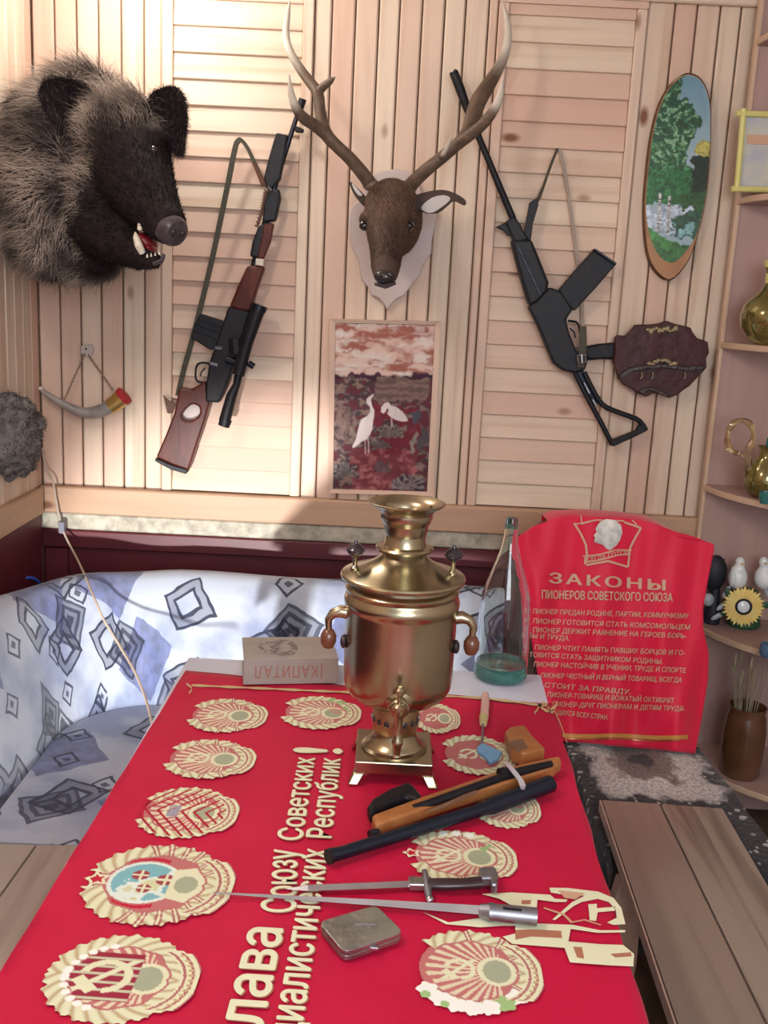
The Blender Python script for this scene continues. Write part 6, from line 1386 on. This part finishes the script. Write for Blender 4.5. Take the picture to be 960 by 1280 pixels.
for k in range(4): MB().lathe([(0.0026, 0), (0.002, 0.005), (0.0004, 0.009)], pY(184+k*5, 322-k*1.2, 2.338), 8).build('tooth', M['tusk'], boar)
for ex, ey, Y in ((146, 194, 2.428), (192, 188, 2.420)): MB().ball(pY(ex, ey, Y), 0.0105, 14, 10).build('eye', M['eye'], boar)

# ================================================================== DEER HEAD
deer = thing('deer_head', pY(490, 300, WY), 'brown deer head with branching antlers on a pale pointed shield', 'trophy')
sh_ = [(340+x/3, y/3) for x, y in ((375, 655), (410, 640), (450, 634), (500, 638), (535, 660), (560, 720), (600, 760), (622, 800), (612, 850), (600, 900), (598, 950), (572, 985), (556, 1030), (540, 1050), (516, 1080), (496, 1108), (470, 1120), (448, 1140), (433, 1168), (418, 1138), (398, 1116), (372, 1108), (362, 1080), (336, 1050), (326, 985), (300, 930), (288, 880), (286, 820), (300, 770), (340, 740), (352, 690))]
plate('shield', sh_, WY-0.030, 0.020, M['shield'], deer, bevel=0.004)
hb_ = MB()
hb_.ball(pY(489, 258, 2.70), (0.069, 0.10, 0.070), 24, 16); hb_.ball(pY(494, 275, 2.81), (0.074, 0.11, 0.10), 24, 16)
hb_.tube([pY(486, 268, 2.66), pY(485, 286, 2.60), pY(483, 315, 2.53), pY(482, 340, 2.475)], [0.066, 0.056, 0.040, 0.034], 22)
for ex in (460, 508): hb_.ball(pY(ex, 274, 2.63), (0.024, 0.030, 0.020), 14, 10)
hb_.ball(pY(482, 344, 2.465), (0.031, 0.030, 0.024), 16, 10)
me = blob(hb_, 0.006, 5); Pd, nd = sample(me, 17000); meshobj(me, 'hide', M['deerhide'], deer)
sn_ = np.array(pY(482, 345, 2.46)); dd = np.linalg.norm(Pd-sn_, axis=1); kp_ = (dd > 0.045); Pd, nd, dd = Pd[kp_], nd[kp_], dd[kp_]; n = len(Pd)
fl_ = (Pd-sn_)/dd[:, None]; t = np.clip(dd/0.22, 0, 1)[:, None]; cd_ = np.array((0.030, 0.017, 0.013))*(1-t)+np.array((0.15, 0.088, 0.055))*t; fp = np.exp(-((np.linalg.norm(Pd-np.array(pY(482, 266, 2.58)), axis=1)/0.05)**2))[:, None]; cd_ = cd_+np.array((0.12, 0.085, 0.055))*fp
for ex in (456, 511):
    ed_ = np.exp(-((np.linalg.norm(Pd-np.array(pY(ex, 284, 2.60)), axis=1)/0.03)**2))[:, None]; cd_ = cd_*(1-0.8*ed_)
cd_ = cd_*(0.55+0.9*rng.random((n, 1)))
mid = np.abs(Pd[:, 0]-pY(489, 290, 2.6).x) < 0.018; cd_[mid & (dd < 0.17)] *= 0.55
fur('short_hair', Pd, nd, fl_+rng.normal(0, 0.15, (n, 3)), rng.uniform(0.006, 0.012, n), 0.0014, cd_, M['fur'], deer, 0.28, 0.12, 2)
MB().ball(pY(481, 346, 2.445), (0.026, 0.016, 0.017), 18, 12).build('nose', M['nose'], deer)
for s in (-1, 1): MB().ball(pY(481+s*7, 344, 2.428), (0.006, 0.004, 0.005), 10, 8).build('nostril', M['eye'], deer)
MB().tube([pY(469, 355, 2.452), pY(482, 358, 2.440), pY(494, 354, 2.452)], [0.004, 0.006, 0.004], 10).build('lip', M['snout'], deer)
for ex, Y in ((455.5, 2.612), (511, 2.600)):
    e = MB().ball(pY(ex, 282, Y), 0.0135, 16, 10).build('eye', M['eye'], deer)
    MB().tube([pY(ex-6, 284, Y-0.006), pY(ex, 277, Y-0.014), pY(ex+6, 284, Y-0.006)], [0.002, 0.004, 0.002], 8).build('eyelid', M['skin_dark'], e)
def leafear(name, pts, inner, Y):
    o = MB().prism(wallpts([tuple(p) for p in loopspl(pts, 26)], Y), (0, 0.010, 0)).build(name, M['deerhide'], deer, smooth=0, bevel=0.004)
    MB().prism(wallpts([tuple(p) for p in loopspl(inner, 20)], Y-0.003), (0, 0.004, 0)).build('inner_ear', M['inner_ear'], o, smooth=0, bevel=0.001)
leafear('ear', [(518, 246), (532, 240), (552, 237), (568, 241), (582, 250), (581, 257), (568, 251), (560, 257), (548, 266), (532, 266), (520, 260)], [(527, 258), (540, 247), (556, 244), (563, 249), (552, 259), (540, 266), (530, 264)], 2.72)
leafear('ear', [(436, 226), (444, 232), (454, 242), (462, 252), (456, 258), (446, 248), (440, 238)], [(440, 229), (447, 236), (453, 244), (448, 244), (442, 236)], 2.74)
def antler(pts, rad, name, tipfrac=0.78):
    n = 40; S = spl([(*p, r_) for p, r_ in zip(pts, rad)], n); P_ = [pY(s[0], s[1], s[2]) for s in S]; R_ = [max(0.0012, s[3]*2.7/F_PX) for s in S]
    k = int(n*tipfrac); return P_, R_, k
def beam(name, pts, rad, parent, tipfrac=0.8):
    P_, R_, k = antler(pts, rad, name, tipfrac); o = MB().tube(P_, R_, 14).build(name, M['antler_col'], parent)
    t = np.repeat(np.arange(40)/39.0, 14); m = np.clip((t-tipfrac)/0.14+0.5, 0, 1)[:, None]; ns = rng.random((560, 1))
    setcol(o.data, (np.array((0.115, 0.075, 0.05))*(0.7+0.6*ns))*(1-m)+np.array((0.56, 0.50, 0.42))*(0.9+0.1*ns)*m); return o
M['antler_col'] = attrmat('antler_horn', 0.5, 0.3)
def a3(*L): return [(340+x/3, y/3, Y) for x, y, Y in L]
la = beam('antler', a3((372, 694, 2.70), (340, 650, 2.68), (290, 592, 2.66), (240, 545, 2.645), (208, 510, 2.64), (190, 470, 2.64), (180, 410, 2.65), (172, 350, 2.66), (140, 305, 2.68), (100, 250, 2.70), (66, 190, 2.72), (52, 130, 2.74), (58, 60, 2.76), (66, 5, 2.78)), [8.5, 8, 7.5, 7.2, 7.6, 7.4, 6.6, 6.6, 6, 5.4, 4.8, 4.4, 3.4, 1.0], deer, 0.72)
beam('tine', a3((205, 505, 2.64), (160, 470, 2.62), (118, 442, 2.59), (90, 405, 2.57), (72, 350, 2.56), (64, 280, 2.55)), [7.2, 6.8, 6.4, 5.2, 3.8, 0.8], la, 0.62)
beam('tine', a3((172, 345, 2.66), (196, 322, 2.65), (218, 305, 2.64), (238, 286, 2.63)), [5.4, 4.6, 3.6, 0.8], la, 0.95)
ra_ = beam('antler', a3((512, 702, 2.70), (545, 668, 2.68), (590, 628, 2.66), (640, 588, 2.65), (690, 545, 2.64), (730, 500, 2.65), (752, 440, 2.67), (776, 375, 2.69), (812, 318, 2.71), (846, 262, 2.73), (872, 205, 2.75), (884, 150, 2.76), (882, 80, 2.77), (864, 5, 2.78)), [8.5, 8, 7.5, 7.2, 7, 7.6, 9.2, 9.6, 8.4, 6.8, 5.6, 4.8, 3.6, 1.0], deer, 0.72)
beam('tine', a3((690, 545, 2.64), (750, 500, 2.61), (798, 458, 2.585), (836, 405, 2.57), (856, 355, 2.56), (866, 290, 2.55)), [7, 6.6, 6.2, 5.4, 4.0, 0.8], ra_, 0.60)
beam('tine', a3((628, 600, 2.65), (646, 572, 2.62), (662, 540, 2.60), (678, 498, 2.58)), [3.4, 2.6, 2.0, 0.6], ra_, 0.25)
for x_, y_ in ((373, 694), (511, 703)): MB().ball(pY(340+x_/3, y_/3, 2.70), (0.024, 0.024, 0.016), 16, 10).build('burr', M['antler'], deer)
